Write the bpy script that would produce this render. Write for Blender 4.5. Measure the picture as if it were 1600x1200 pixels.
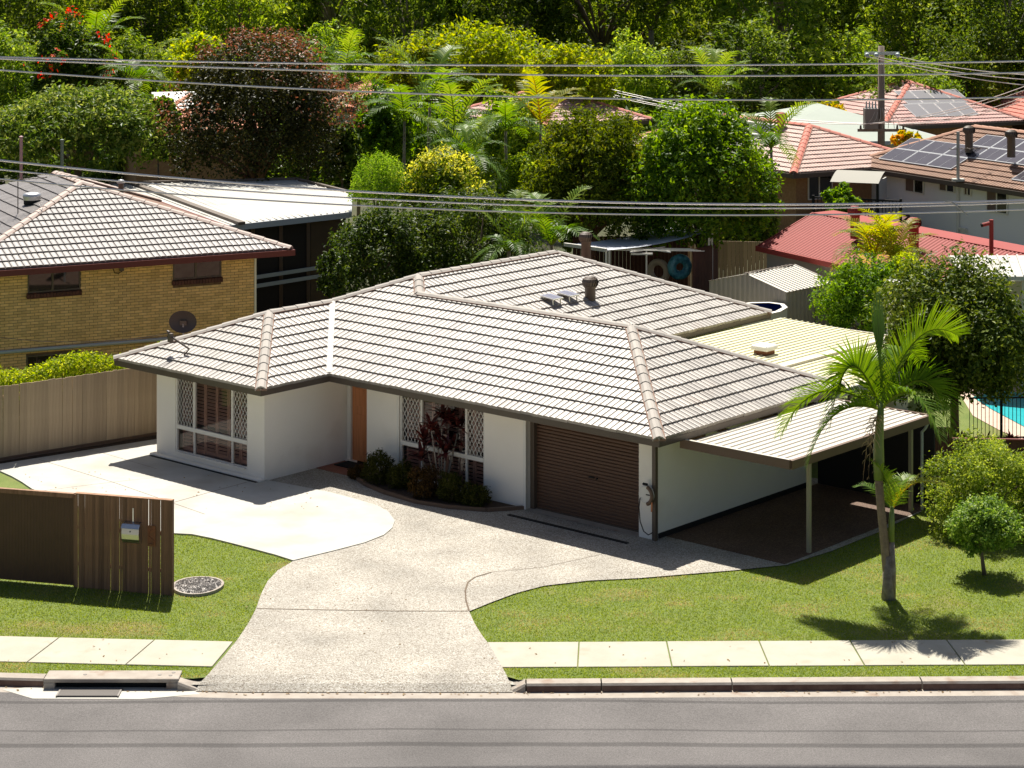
import bpy, bmesh, math, random
import numpy as np
from mathutils import Vector, Matrix

for _o in list(bpy.data.objects): bpy.data.objects.remove(_o)
SC = bpy.context.scene
COL = SC.collection
random.seed(7)
# ------------------------------------------------------------------ camera, sky, sun, exposure
F, YH, H = 3323.99, -99.35, 13.363            # focal length in photo pixels (1600 wide), eye-level row, eye height
cam_d = bpy.data.cameras.new('camera'); cam = bpy.data.objects.new('camera', cam_d); COL.objects.link(cam)
cam.location = (0, 0, H); cam.rotation_euler = (math.radians(90), 0, 0)
cam_d.sensor_width = 36; cam_d.lens = 36 * F / 1600; cam_d.shift_y = -(600 - YH) / 1600
cam_d.clip_start = 0.5; cam_d.clip_end = 3000
SC.camera = cam
SUNV = Vector((-0.13, 1.30, 2.30)).normalized()
world = bpy.data.worlds.new('World'); SC.world = world; world.use_nodes = True
wn = world.node_tree.nodes; wl = world.node_tree.links
sky = wn.new('ShaderNodeTexSky'); sky.sky_type = 'NISHITA'; sky.sun_disc = False; sky.air_density = 0.8; sky.dust_density = 2.0; sky.ozone_density = 0.2
sky.sun_elevation = math.asin(SUNV.z); sky.sun_rotation = math.atan2(SUNV.x, SUNV.y)
wn['Background'].inputs['Strength'].default_value = 0.05
wl.new(sky.outputs[0], wn['Background'].inputs['Color'])
sd = bpy.data.lights.new('sun', 'SUN'); sd.energy = 5.0; sd.angle = math.radians(0.5); sd.color = (1, 0.945, 0.85)
sun = bpy.data.objects.new('sun', sd); COL.objects.link(sun); sun.location = (0, 60, 60)
sun.rotation_euler = SUNV.to_track_quat('Z', 'Y').to_euler()
SC.view_settings.view_transform = 'Standard'; SC.view_settings.look = 'None'
SC.view_settings.exposure = 0.82; SC.view_settings.gamma = 1
SC.render.engine = 'CYCLES'
SC.cycles.max_bounces = 6; SC.cycles.transparent_max_bounces = 12

# ------------------------------------------------------------------ surveying helpers
def sv(px, py, z=0.0):                       # point of the horizontal plane z seen at a photo pixel
    Y = F * (H - z) / (py - YH)
    return Vector(((px - 800) / F * Y, Y, z))
def dp(px, py, Y):                           # point at depth Y
    return Vector(((px - 800) / F * Y, Y, H - (py - YH) * Y / F))
class Frame:                                 # upright building frame
    def __init__(s, x, y, ang):
        s.o = Vector((x, y, 0)); s.ang = ang
        s.ex = Vector((math.cos(ang), math.sin(ang), 0)); s.ey = Vector((-math.sin(ang), math.cos(ang), 0))
    def w(s, x, y, z=0): return s.o + s.ex * x + s.ey * y + Vector((0, 0, z))
    def fy(s, y, px, py):                    # hit plane y=const -> (x, z)
        t = (px - 800) / F; B = s.o + s.ey * y
        x = (t * B.y - B.x) / (s.ex.x - t * s.ex.y); q = B + s.ex * x
        return x, H - (py - YH) * q.y / F
    def fx(s, x, px, py):
        t = (px - 800) / F; B = s.o + s.ex * x
        y = (t * B.y - B.x) / (s.ey.x - t * s.ey.y); q = B + s.ey * y
        return y, H - (py - YH) * q.y / F

def tag(o, label=None, cat=None, group=None, kind=None):
    if label: o['label'] = label
    if cat: o['category'] = cat
    if group: o['group'] = group
    if kind: o['kind'] = kind
    return o
def empty(name, loc, rz=0, label=None, cat=None, group=None):
    o = bpy.data.objects.new(name, None); COL.objects.link(o); o.location = loc; o.rotation_euler = (0, 0, rz)
    o.empty_display_size = 0.2
    return tag(o, label, cat, group)
def obj(name, me, parent=None, mat=None):
    o = bpy.data.objects.new(name, me); COL.objects.link(o)
    if parent: o.parent = parent
    if mat and not me.materials: me.materials.append(mat)
    return o
def npmesh(name, co, faces, k, mat=None, attr=None, smooth=False):   # co (n,3), faces (m,k)
    me = bpy.data.meshes.new(name)
    co = np.ascontiguousarray(co, dtype=np.float32); faces = np.ascontiguousarray(faces, dtype=np.int32)
    n, m = len(co), len(faces)
    me.vertices.add(n); me.vertices.foreach_set('co', co.ravel())
    me.loops.add(m * k); me.loops.foreach_set('vertex_index', faces.ravel())
    me.polygons.add(m); me.polygons.foreach_set('loop_start', np.arange(m, dtype=np.int32) * k)
    if attr is not None:
        a = me.attributes.new('rnd', 'FLOAT', 'FACE'); a.data.foreach_set('value', np.ascontiguousarray(attr, dtype=np.float32))
    if mat: me.materials.append(mat)
    me.update(calc_edges=True)
    me.polygons.foreach_set('use_smooth', np.full(m, smooth, dtype=bool))
    return me
class MB:
    def __init__(s): s.v = []; s.f = []
    def add(s, vs, fs):
        n = len(s.v); s.v += [tuple(p) for p in vs]; s.f += [tuple(i + n for i in f) for f in fs]; return s
    def ob(s, c, ex, ey, ez):                # box from a corner and three edge vectors
        c, ex, ey, ez = Vector(c), Vector(ex), Vector(ey), Vector(ez)
        p = [c, c+ex, c+ex+ey, c+ey, c+ez, c+ex+ez, c+ex+ey+ez, c+ey+ez]
        return s.add(p, [(0,3,2,1),(4,5,6,7),(0,1,5,4),(1,2,6,5),(2,3,7,6),(3,0,4,7)])
    def box(s, x0, x1, y0, y1, z0, z1):
        return s.ob((x0,y0,z0), (x1-x0,0,0), (0,y1-y0,0), (0,0,z1-z0))
    def bar(s, p, q, w, h=None, up=(0,0,1)):  # square bar between two points
        p, q = Vector(p), Vector(q); h = h or w; d = (q-p); dn = d.normalized()
        sx = dn.cross(Vector(up))
        if sx.length < 1e-4: sx = dn.cross(Vector((0,1,0)))
        sx.normalize(); sy = sx.cross(dn).normalized()
        return s.ob(p - sx*w/2 - sy*h/2, sx*w, sy*h, d)
    def cyl(s, p, q, r0, r1=None, n=8):
        p, q = Vector(p), Vector(q); r1 = r0 if r1 is None else r1
        d = (q-p).normalized(); a = d.orthogonal().normalized(); b = d.cross(a)
        vs = []
        for c, r in ((p, r0), (q, r1)):
            vs += [c + (a*math.cos(2*math.pi*i/n) + b*math.sin(2*math.pi*i/n))*r for i in range(n)]
        fs = [(i, (i+1) % n, n+(i+1) % n, n+i) for i in range(n)] + [tuple(range(n-1,-1,-1)), tuple(range(n, 2*n))]
        return s.add(vs, fs)
    def tube(s, pts, r, n=5):
        pts = [Vector(p) for p in pts]; rs = r if isinstance(r, (list, tuple)) else [r]*len(pts)
        vs = []; up = None
        for i, p in enumerate(pts):
            d = (pts[min(i+1, len(pts)-1)] - pts[max(i-1, 0)]).normalized()
            if up is None: up = d.orthogonal().normalized()
            a = (up - d*up.dot(d)).normalized(); up = a; b = d.cross(a)
            vs += [p + (a*math.cos(2*math.pi*j/n) + b*math.sin(2*math.pi*j/n))*rs[i] for j in range(n)]
        fs = [(i*n+j, i*n+(j+1) % n, (i+1)*n+(j+1) % n, (i+1)*n+j) for i in range(len(pts)-1) for j in range(n)]
        fs += [tuple(range(n-1,-1,-1)), tuple(range((len(pts)-1)*n, len(pts)*n))]
        return s.add(vs, fs)
    def lathe(s, c, prof, n=16):             # prof [(r,z)...]
        c = Vector(c); m = len(prof)
        vs = [c + Vector((r*math.cos(2*math.pi*i/n), r*math.sin(2*math.pi*i/n), z)) for r, z in prof for i in range(n)]
        fs = [(k*n+i, k*n+(i+1) % n, (k+1)*n+(i+1) % n, (k+1)*n+i) for k in range(m-1) for i in range(n)]
        return s.add(vs, fs)
    def prism(s, poly, z0, z1):
        n = len(poly)
        vs = [(p[0], p[1], z0) for p in poly] + [(p[0], p[1], z1) for p in poly]
        return s.add(vs, [tuple(range(n-1,-1,-1)), tuple(range(n, 2*n))] + [(i, (i+1) % n, n+(i+1) % n, n+i) for i in range(n)])
    def face(s, pts): return s.add(pts, [tuple(range(len(pts)))])
    def mesh(s, name, mat=None, smooth=False, bevel=0):
        me = bpy.data.meshes.new(name); me.from_pydata([tuple(v) for v in s.v], [], s.f); 
        bm = bmesh.new(); bm.from_mesh(me)
        if bevel: bmesh.ops.bevel(bm, geom=bm.edges[:], offset=bevel, segments=1, affect='EDGES')
        big = [f for f in bm.faces if len(f.verts) > 4]
        if big: bmesh.ops.triangulate(bm, faces=big)
        bmesh.ops.recalc_face_normals(bm, faces=bm.faces[:]) if not getattr(s, 'keep', False) else None
        bm.to_mesh(me); bm.free()
        if smooth: me.polygons.foreach_set('use_smooth', np.ones(len(me.polygons), dtype=bool))
        if mat: me.materials.append(mat)
        return me
    def build(s, name, mat, parent=None, smooth=False, bevel=0):
        return obj(name, s.mesh(name, mat, smooth, bevel), parent)
def sheet(name, pts, z, mat):                # flat polygon, upward
    b = MB(); b.keep = True; b.face([(p[0], p[1], z) for p in pts])
    o = b.build(name, mat)
    if o.data.polygons and o.data.polygons[0].normal.z < 0: o.data.flip_normals()
    return o

# ------------------------------------------------------------------ materials
def nt(name):
    m = bpy.data.materials.new(name); m.use_nodes = True
    t = m.node_tree; return m, t, t.nodes, t.links, t.nodes['Principled BSDF']
def M(name, c1, c2=None, scale=3.0, rough=0.7, bump=0.0, bscale=60.0, metal=0.0, spec=0.4, isl=0.0, objr=0.0, c3=None, c3s=0.4, c3lo=0.58, c3hi=0.72, stretch=None, fine=0.0, fscale=120):
    m, t, N, L, P = nt(name)
    P.inputs['Roughness'].default_value = rough; P.inputs['Metallic'].default_value = metal
    P.inputs['Specular IOR Level'].default_value = spec
    g = N.new('ShaderNodeNewGeometry'); vec = g.outputs['Position']
    if stretch:
        tc = N.new('ShaderNodeTexCoord'); mp = N.new('ShaderNodeMapping'); mp.inputs['Scale'].default_value = stretch
        L.new(tc.outputs['Object'], mp.inputs[0]); vec = mp.outputs[0]
    col = None
    if c2:
        n = N.new('ShaderNodeTexNoise'); n.inputs['Scale'].default_value = scale; n.inputs['Detail'].default_value = 6
        n.inputs['Roughness'].default_value = 0.65
        L.new(vec, n.inputs['Vector'])
        r = N.new('ShaderNodeValToRGB'); r.color_ramp.elements[0].position = 0.32; r.color_ramp.elements[1].position = 0.68
        r.color_ramp.elements[0].color = (*c1, 1); r.color_ramp.elements[1].color = (*c2, 1)
        L.new(n.outputs['Fac'], r.inputs[0]); col = r.outputs[0]
    else:
        rgb = N.new('ShaderNodeRGB'); rgb.outputs[0].default_value = (*c1, 1); col = rgb.outputs[0]
    if c3:
        n = N.new('ShaderNodeTexNoise'); n.inputs['Scale'].default_value = c3s; n.inputs['Detail'].default_value = 5
        L.new(g.outputs['Position'], n.inputs['Vector'])
        r = N.new('ShaderNodeMapRange'); r.inputs[1].default_value = c3lo; r.inputs[2].default_value = c3hi
        L.new(n.outputs['Fac'], r.inputs[0])
        mx = N.new('ShaderNodeMix'); mx.data_type = 'RGBA'; L.new(r.outputs[0], mx.inputs[0]); L.new(col, mx.inputs[6])
        mx.inputs[7].default_value = (*c3, 1); col = mx.outputs[2]
    if fine:
        n = N.new('ShaderNodeTexNoise'); n.inputs['Scale'].default_value = fscale; n.inputs['Detail'].default_value = 2
        L.new(g.outputs['Position'], n.inputs['Vector'])
        r = N.new('ShaderNodeMapRange'); r.inputs[1].default_value = 0.3; r.inputs[2].default_value = 0.7
        r.inputs[3].default_value = 1 - fine; r.inputs[4].default_value = 1 + fine
        L.new(n.outputs['Fac'], r.inputs[0])
        hs = N.new('ShaderNodeHueSaturation'); L.new(r.outputs[0], hs.inputs['Value']); L.new(col, hs.inputs['Color']); col = hs.outputs[0]
    if isl or objr:
        ad = N.new('ShaderNodeMath'); ad.operation = 'ADD'
        oi = N.new('ShaderNodeObjectInfo')
        L.new((g.outputs['Random Per Island'] if isl else oi.outputs['Random']), ad.inputs[0])
        if objr and isl: L.new(oi.outputs['Random'], ad.inputs[1])
        else: ad.inputs[1].default_value = 0
        fr = N.new('ShaderNodeMath'); fr.operation = 'FRACT'; L.new(ad.outputs[0], fr.inputs[0])
        a = isl or objr
        r = N.new('ShaderNodeMapRange'); r.inputs[3].default_value = 1 - a; r.inputs[4].default_value = 1 + a * 0.7
        L.new(fr.outputs[0], r.inputs[0])
        hs = N.new('ShaderNodeHueSaturation'); L.new(r.outputs[0], hs.inputs['Value']); L.new(col, hs.inputs['Color']); col = hs.outputs[0]
    L.new(col, P.inputs['Base Color'])
    if bump:
        n = N.new('ShaderNodeTexNoise'); n.inputs['Scale'].default_value = bscale; n.inputs['Detail'].default_value = 4
        L.new(vec, n.inputs['Vector'])
        b = N.new('ShaderNodeBump'); b.inputs['Strength'].default_value = bump; b.inputs['Distance'].default_value = 0.02
        L.new(n.outputs['Fac'], b.inputs['Height']); L.new(b.outputs[0], P.inputs['Normal'])
    return m
def leaf(name, cols, trans=0.35, rough=0.45, spec=0.5, objr=0.12, pos=None, tone=True):
    trans = min(.6, trans+.17); spec = spec*.4; rough = max(rough, .45)
    cols = [(c[0]*1.62, c[1]*1.38, c[2]*.9) for c in cols] if tone else cols
    m, t, N, L, P = nt(name)
    at = N.new('ShaderNodeAttribute'); at.attribute_name = 'rnd'
    oi = N.new('ShaderNodeObjectInfo')
    r = N.new('ShaderNodeValToRGB'); cr = r.color_ramp
    while len(cr.elements) < len(cols): cr.elements.new(0.5)
    for i, c in enumerate(cols):
        cr.elements[i].position = (pos[i] if pos else i / max(1, len(cols) - 1)); cr.elements[i].color = (*c, 1)
    L.new(at.outputs['Fac'], r.inputs[0])
    mr = N.new('ShaderNodeMapRange'); mr.inputs[3].default_value = 1 - objr; mr.inputs[4].default_value = 1 + objr
    L.new(oi.outputs['Random'], mr.inputs[0])
    hs = N.new('ShaderNodeHueSaturation'); L.new(r.outputs[0], hs.inputs['Color']); L.new(mr.outputs[0], hs.inputs['Value'])
    L.new(hs.outputs[0], P.inputs['Base Color']); P.inputs['Roughness'].default_value = rough; P.inputs['Specular IOR Level'].default_value = spec
    tr = N.new('ShaderNodeBsdfTranslucent'); h2 = N.new('ShaderNodeHueSaturation'); h2.inputs['Value'].default_value = 1.35; h2.inputs['Hue'].default_value = 0.485; h2.inputs['Saturation'].default_value = 1.1
    L.new(hs.outputs[0], h2.inputs['Color']); L.new(h2.outputs[0], tr.inputs['Color'])
    mx = N.new('ShaderNodeMixShader'); mx.inputs[0].default_value = trans
    L.new(P.outputs[0], mx.inputs[1]); L.new(tr.outputs[0], mx.inputs[2]); L.new(mx.outputs[0], N['Material Output'].inputs['Surface'])
    return m
def glass(name, tint=(0.9, 0.85, 0.8), refl=1.5):
    m, t, N, L, P = nt(name)
    tr = N.new('ShaderNodeBsdfTransparent'); tr.inputs['Color'].default_value = (*tint, 1)
    gl = N.new('ShaderNodeBsdfGlossy'); gl.inputs['Roughness'].default_value = 0.01
    fr = N.new('ShaderNodeFresnel'); fr.inputs['IOR'].default_value = refl
    mx = N.new('ShaderNodeMixShader'); L.new(fr.outputs[0], mx.inputs[0]); L.new(tr.outputs[0], mx.inputs[1]); L.new(gl.outputs[0], mx.inputs[2])
    L.new(mx.outputs[0], N['Material Output'].inputs['Surface']); return m
def pebbles(name, base, cols, scale=55, rough=0.75):
    m, t, N, L, P = nt(name); P.inputs['Roughness'].default_value = rough; P.inputs['Specular IOR Level'].default_value = 0.35
    g = N.new('ShaderNodeNewGeometry')
    v = N.new('ShaderNodeTexVoronoi'); v.inputs['Scale'].default_value = scale; L.new(g.outputs['Position'], v.inputs['Vector'])
    sp = N.new('ShaderNodeSeparateColor'); L.new(v.outputs['Color'], sp.inputs[0])
    r = N.new('ShaderNodeValToRGB'); cr = r.color_ramp; cr.interpolation = 'LINEAR'
    while len(cr.elements) < len(cols): cr.elements.new(0.5)
    for i, c in enumerate(cols): cr.elements[i].position = i / (len(cols) - 1); cr.elements[i].color = (*c, 1)
    L.new(sp.outputs[0], r.inputs[0])
    ed = N.new('ShaderNodeMapRange'); ed.inputs[1].default_value = 0.35; ed.inputs[2].default_value = 0.75; L.new(v.outputs['Distance'], ed.inputs[0])
    mx = N.new('ShaderNodeMix'); mx.data_type = 'RGBA'; L.new(ed.outputs[0], mx.inputs[0]); L.new(r.outputs[0], mx.inputs[6]); mx.inputs[7].default_value = (*base, 1)
    n = N.new('ShaderNodeTexNoise'); n.inputs['Scale'].default_value = 0.7; n.inputs['Detail'].default_value = 6; L.new(g.outputs['Position'], n.inputs['Vector'])
    mr = N.new('ShaderNodeMapRange'); mr.inputs[1].default_value = 0.3; mr.inputs[2].default_value = 0.7; mr.inputs[3].default_value = 0.78; mr.inputs[4].default_value = 1.15; L.new(n.outputs['Fac'], mr.inputs[0])
    hs = N.new('ShaderNodeHueSaturation'); L.new(mx.outputs[2], hs.inputs['Color']); L.new(mr.outputs[0], hs.inputs['Value'])
    L.new(hs.outputs[0], P.inputs['Base Color'])
    b = N.new('ShaderNodeBump'); b.inputs['Strength'].default_value = 0.5; b.inputs['Distance'].default_value = 0.01; b.invert = True
    L.new(v.outputs['Distance'], b.inputs['Height']); L.new(b.outputs[0], P.inputs['Normal']); return m
def asphalt(name):
    m, t, N, L, P = nt(name); P.inputs['Roughness'].default_value = 0.85; P.inputs['Specular IOR Level'].default_value = 0.3
    g = N.new('ShaderNodeNewGeometry'); sx = N.new('ShaderNodeSeparateXYZ'); L.new(g.outputs['Position'], sx.inputs[0])
    # paver seams: thin lines running along the road, slightly wavering
    n0 = N.new('ShaderNodeTexNoise'); n0.inputs['Scale'].default_value = 0.15; L.new(g.outputs['Position'], n0.inputs['Vector'])
    ma = N.new('ShaderNodeMath'); ma.operation = 'MULTIPLY_ADD'; ma.inputs[1].default_value = 0.35; L.new(n0.outputs['Fac'], ma.inputs[0]); L.new(sx.outputs['Y'], ma.inputs[2])
    nl = N.new('ShaderNodeTexNoise'); nl.noise_dimensions = '1D'; nl.inputs['Scale'].default_value = 3.4; nl.inputs['Detail'].default_value = 3; L.new(ma.outputs[0], nl.inputs['W'])
    lr = N.new('ShaderNodeMapRange'); lr.inputs[1].default_value = 0.355; lr.inputs[2].default_value = 0.405; lr.inputs[3].default_value = 0.6; lr.inputs[4].default_value = 1.0; L.new(nl.outputs['Fac'], lr.inputs[0])
    n = N.new('ShaderNodeTexNoise'); n.inputs['Scale'].default_value = 38; n.inputs['Detail'].default_value = 5; n.inputs['Roughness'].default_value = .8; L.new(g.outputs['Position'], n.inputs['Vector'])
    r = N.new('ShaderNodeValToRGB'); r.color_ramp.elements[0].position = 0.33; r.color_ramp.elements[1].position = 0.72
    r.color_ramp.elements[0].color = (0.07, 0.064, 0.062, 1); r.color_ramp.elements[1].color = (0.19, 0.178, 0.172, 1); L.new(n.outputs['Fac'], r.inputs[0])
    np_ = N.new('ShaderNodeTexNoise'); np_.inputs['Scale'].default_value = 0.55; np_.inputs['Detail'].default_value = 6; L.new(g.outputs['Position'], np_.inputs['Vector'])
    mp_ = N.new('ShaderNodeMapRange'); mp_.inputs[1].default_value = .3; mp_.inputs[2].default_value = .7; mp_.inputs[3].default_value = .8; mp_.inputs[4].default_value = 1.15; L.new(np_.outputs['Fac'], mp_.inputs[0])
    mm_ = N.new('ShaderNodeMath'); mm_.operation = 'MULTIPLY'; L.new(mp_.outputs[0], mm_.inputs[0]); L.new(lr.outputs[0], mm_.inputs[1])
    hs = N.new('ShaderNodeHueSaturation'); L.new(r.outputs[0], hs.inputs['Color']); L.new(mm_.outputs[0], hs.inputs['Value'])
    L.new(hs.outputs[0], P.inputs['Base Color'])
    b = N.new('ShaderNodeBump'); b.inputs['Strength'].default_value = 0.5; b.inputs['Distance'].default_value = 0.01; L.new(n.outputs['Fac'], b.inputs['Height']); L.new(b.outputs[0], P.inputs['Normal'])
    return m

m_asph = asphalt('asphalt')
m_conc = M('concrete_pale', (0.40, 0.39, 0.35), (0.46, 0.45, 0.405), 1.2, 0.8, 0.1, 80, c3=(0.32, 0.285, 0.23), c3s=0.7, c3lo=0.5, c3hi=0.85, fine=0.04)
m_path = M('concrete_path', (0.36, 0.335, 0.265), (0.415, 0.39, 0.32), 1.6, 0.85, 0.15, 70, c3=(0.33, 0.27, 0.19), c3s=1.8, c3lo=0.62, c3hi=0.8, fine=0.06)
m_kerb = M('concrete_kerb', (0.29, 0.25, 0.21), (0.38, 0.34, 0.29), 3, 0.85, 0.2, 60, c3=(0.25, 0.17, 0.12), c3s=2.5, c3lo=0.58, c3hi=0.75)
m_kface = M('kerb_shade_grime', (0.11, 0.06, 0.045), (0.19, 0.12, 0.09), 4, 0.9, 0.3, 40)  # kerb face colour: painted shade of the upright side along with gutter grime
m_aggr = pebbles('exposed_aggregate', (0.28, 0.255, 0.21), [(0.08, 0.055, 0.038), (0.27, 0.235, 0.185), (0.365, 0.34, 0.295), (0.46, 0.435, 0.385), (0.55, 0.53, 0.48)], 46)
m_gravel = pebbles('grey_gravel', (0.14, 0.13, 0.12), [(0.12, 0.11, 0.1), (0.26, 0.24, 0.22), (0.4, 0.37, 0.34), (0.5, 0.48, 0.45)], 22)
m_joint = M('joint_dirt', (0.10, 0.07, 0.05), (0.16, 0.12, 0.08), 6, 0.9)
m_lawn = M('lawn_soil', (0.11, 0.155, 0.03), (0.155, 0.19, 0.045), 1.6, 0.95, 0.6, 90, c3=(0.20, 0.17, 0.06), c3s=0.55, c3lo=0.55, c3hi=0.75, fine=0.3, fscale=60)
m_blade = leaf('grass_blades', [(0.16, 0.235, 0.028), (0.25, 0.325, 0.045), (0.345, 0.375, 0.08), (0.46, 0.37, 0.16)], 0.4, 0.6, 0.25, 0, [0, 0.5, 0.75, 1], False)
m_ground = M('ground_earth', (0.03, 0.045, 0.012), (0.07, 0.065, 0.03), 0.5, 0.95, 0.3, 20)
m_mulch = M('mulch', (0.035, 0.022, 0.014), (0.08, 0.05, 0.03), 12, 0.95, 0.8, 40)
m_wall = M('painted_render', (0.84, 0.785, 0.69), (0.87, 0.82, 0.73), 0.8, 0.75, 0.15, 30, c3=(0.70, 0.62, 0.51), c3s=0.8, c3lo=0.62, c3hi=0.9)
m_white = M('white_frame', (0.76, 0.73, 0.66), None, rough=0.45)
m_tile = M('concrete_roof_tile', (0.275, 0.25, 0.22), (0.335, 0.305, 0.27), 0.6, 0.48, 0.15, 70, spec=0.6, isl=0.22, objr=0.22, c3=(0.24, 0.19, 0.15), c3s=0.9, c3lo=0.6, c3hi=0.8, fine=0.05)
m_cap = M('ridge_cap_tile', (0.34, 0.31, 0.275), (0.39, 0.36, 0.32), 0.7, 0.68, 0.15, 60, isl=0.07, objr=0.07, fine=0.05)
m_under = M('roof_mortar', (0.17, 0.10, 0.075), (0.24, 0.16, 0.12), 3, 0.95)
m_gutter = M('brown_gutter', (0.085, 0.062, 0.045), (0.10, 0.073, 0.052), 2, 0.45, spec=0.5)
m_soffit = M('soffit_cream', (0.62, 0.56, 0.44), None, rough=0.8)
m_slat = M('roller_door_brown', (0.10, 0.050, 0.028), (0.115, 0.058, 0.033), 1.5, 0.5)
m_wood = M('door_timber', (0.66, 0.27, 0.11), (0.46, 0.165, 0.065), 1.0, 0.45, stretch=(26, 26, 1.1), bump=0.1, bscale=6)
m_black = M('black_rubber', (0.012, 0.011, 0.010), None, rough=0.8)
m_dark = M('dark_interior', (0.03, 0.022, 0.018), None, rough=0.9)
m_shut = M('shutter_mauve', (0.52, 0.33, 0.28), (0.56, 0.36, 0.31), 1, 0.55)
m_grille = M('grille_white', (0.72, 0.69, 0.63), None, rough=0.4)
m_glass = glass('window_glass', (0.86, 0.80, 0.76), 1.45)
m_dglass = M('dark_glass', (0.012, 0.011, 0.010), None, rough=0.04, spec=0.8)
m_paling = M('weathered_paling', (0.54, 0.41, 0.27), (0.38, 0.27, 0.165), 1.0, 0.85, stretch=(8, 8, 0.7), bump=0.3, bscale=6, isl=0.16, objr=0.16, fine=0.06)
m_slatw = M('stained_slat', (0.30, 0.165, 0.09), (0.17, 0.085, 0.045), 1.0, 0.7, stretch=(12, 12, 0.8), bump=0.3, bscale=6, isl=0.38, objr=0.38)
m_brownp = M('brown_sheet', (0.10, 0.052, 0.026), (0.12, 0.062, 0.032), 1.4, 0.6)
m_steel = M('stainless_steel', (0.62, 0.62, 0.62), None, rough=0.28, metal=1.0)
m_rust = M('rusty_plate', (0.16, 0.075, 0.035), (0.28, 0.10, 0.04), 9, 0.8)
m_gal = M('cream_sheet', (0.62, 0.60, 0.50), (0.66, 0.64, 0.54), 0.5, 0.5)
m_ysheet = M('pale_yellow_sheet', (0.60, 0.57, 0.36), (0.66, 0.63, 0.43), 0.6, 0.5, spec=0.4)
m_csheet = M('carport_sheet', (0.55, 0.51, 0.43), (0.60, 0.56, 0.48), 0.6, 0.5)
m_beam = M('brown_fascia', (0.13, 0.08, 0.052), (0.15, 0.093, 0.06), 2, 0.5)
m_post = M('post_tan', (0.34, 0.30, 0.20), None, rough=0.5)
m_brick = M('tan_brick', (0.76, 0.48, 0.19), (0.86, 0.57, 0.25), 4, 0.85, 0.25, 60, isl=0.18)
m_mort = M('brick_mortar', (0.14, 0.085, 0.045), (0.19, 0.12, 0.07), 5, 0.95)
m_sill = M('dark_sill_brick', (0.085, 0.03, 0.022), (0.13, 0.05, 0.035), 8, 0.8, isl=0.2)
m_maroon = M('maroon_fascia', (0.13, 0.022, 0.016), None, rough=0.4)
m_ntile = M('neighbour_tile', (0.15, 0.135, 0.125), (0.18, 0.16, 0.15), 0.5, 0.40, 0.08, 60, spec=0.8, isl=0.09)
m_ncap = M('neighbour_cap', (0.46, 0.37, 0.32), (0.50, 0.41, 0.36), 0.7, 0.7, isl=0.06)
m_wsheet = M('white_sheet', (0.40, 0.39, 0.355), (0.46, 0.45, 0.41), 0.5, 0.6, spec=.3, c3=(.33,.31,.27), c3s=.6)
m_pvc = M('grey_pvc', (0.42, 0.44, 0.46), None, rough=0.4)
m_redm = M('red_metal', (0.26, 0.042, 0.032), (0.30, 0.05, 0.04), 0.5, 0.6, spec=.25)
m_redt = M('red_tile', (0.46, 0.31, 0.26), (0.52, 0.37, 0.31), 0.5, 0.5, spec=.5, isl=0.1)
m_redc = M('red_cap', (0.52, 0.17, 0.12), None, rough=0.7)
m_brnt = M('brown_tile', (0.20, 0.105, 0.065), (0.26, 0.145, 0.09), 0.6, 0.75, isl=0.15)
m_brnc = M('brown_cap', (0.34, 0.16, 0.09), None, rough=0.7)
m_board = M('white_board', (0.86, 0.84, 0.83), None, rough=0.6)
m_pale = M('pale_green_sheet', (0.27, 0.31, 0.265), (0.31, 0.35, 0.30), 0.4, 0.65, spec=.3)
m_pink = M('pink_tile', (0.44, 0.25, 0.22), (0.50, 0.31, 0.27), 0.5, 0.5, spec=.5, isl=0.1)
m_terra = M('terracotta', (0.48, 0.17, 0.08), (0.55, 0.22, 0.11), 0.6, 0.7, isl=0.1)
m_solar = M('solar_glass', (0.055, 0.05, 0.058), (0.07, 0.064, 0.075), 3, 0.12, spec=0.6)
m_alu = M('aluminium', (0.62, 0.62, 0.62), None, rough=0.35, metal=0.8)
m_dkmetal = M('dark_vent_metal', (0.10, 0.075, 0.055), (0.13, 0.10, 0.075), 4, 0.5, spec=0.5)
m_pole = M('timber_pole', (0.27, 0.22, 0.17), (0.18, 0.14, 0.11), 1, 0.85, stretch=(10, 10, 0.6), bump=0.2, bscale=5)
m_wire = M('wire', (0.92, 0.84, 0.78), None, rough=0.35, spec=1.0)
m_grey = M('grey_box', (0.22, 0.20, 0.18), None, rough=0.6)
m_insul = M('insulator', (0.45, 0.52, 0.50), None, rough=0.3)
m_brownfence = M('dark_brown_fence', (0.075, 0.028, 0.018), (0.11, 0.045, 0.03), 2, 0.8, objr=0.15)
m_cloth = M('awning_cloth', (0.50, 0.53, 0.60), (0.55, 0.58, 0.64), 0.6, 0.8)
m_shed = M('shed_sheet', (0.42, 0.37, 0.30), (0.47, 0.42, 0.34), 0.8, 0.5)
m_shedr = M('shed_roof', (0.60, 0.57, 0.50), None, rough=0.5)
m_pblue = M('pool_liner_blue', (0.01, 0.02, 0.09), None, rough=0.2)
m_water = M('pool_water', (0.03, 0.42, 0.46), (0.05, 0.50, 0.54), 2, 0.08, 0.3, 4, spec=0.6)
m_paver = M('pool_paver', (0.50, 0.36, 0.28), (0.56, 0.42, 0.33), 3, 0.8)
m_ring = None
m_bark = M('bark', (0.13, 0.095, 0.065), (0.20, 0.15, 0.105), 4, 0.9, 0.4, 20)
m_barkl = M('bark_pale', (0.36, 0.31, 0.25), (0.24, 0.19, 0.14), 2, 0.85, 0.3, 14)
m_barkr = M('bark_red', (0.15, 0.07, 0.045), (0.20, 0.10, 0.065), 4, 0.9, 0.4, 20)

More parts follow.
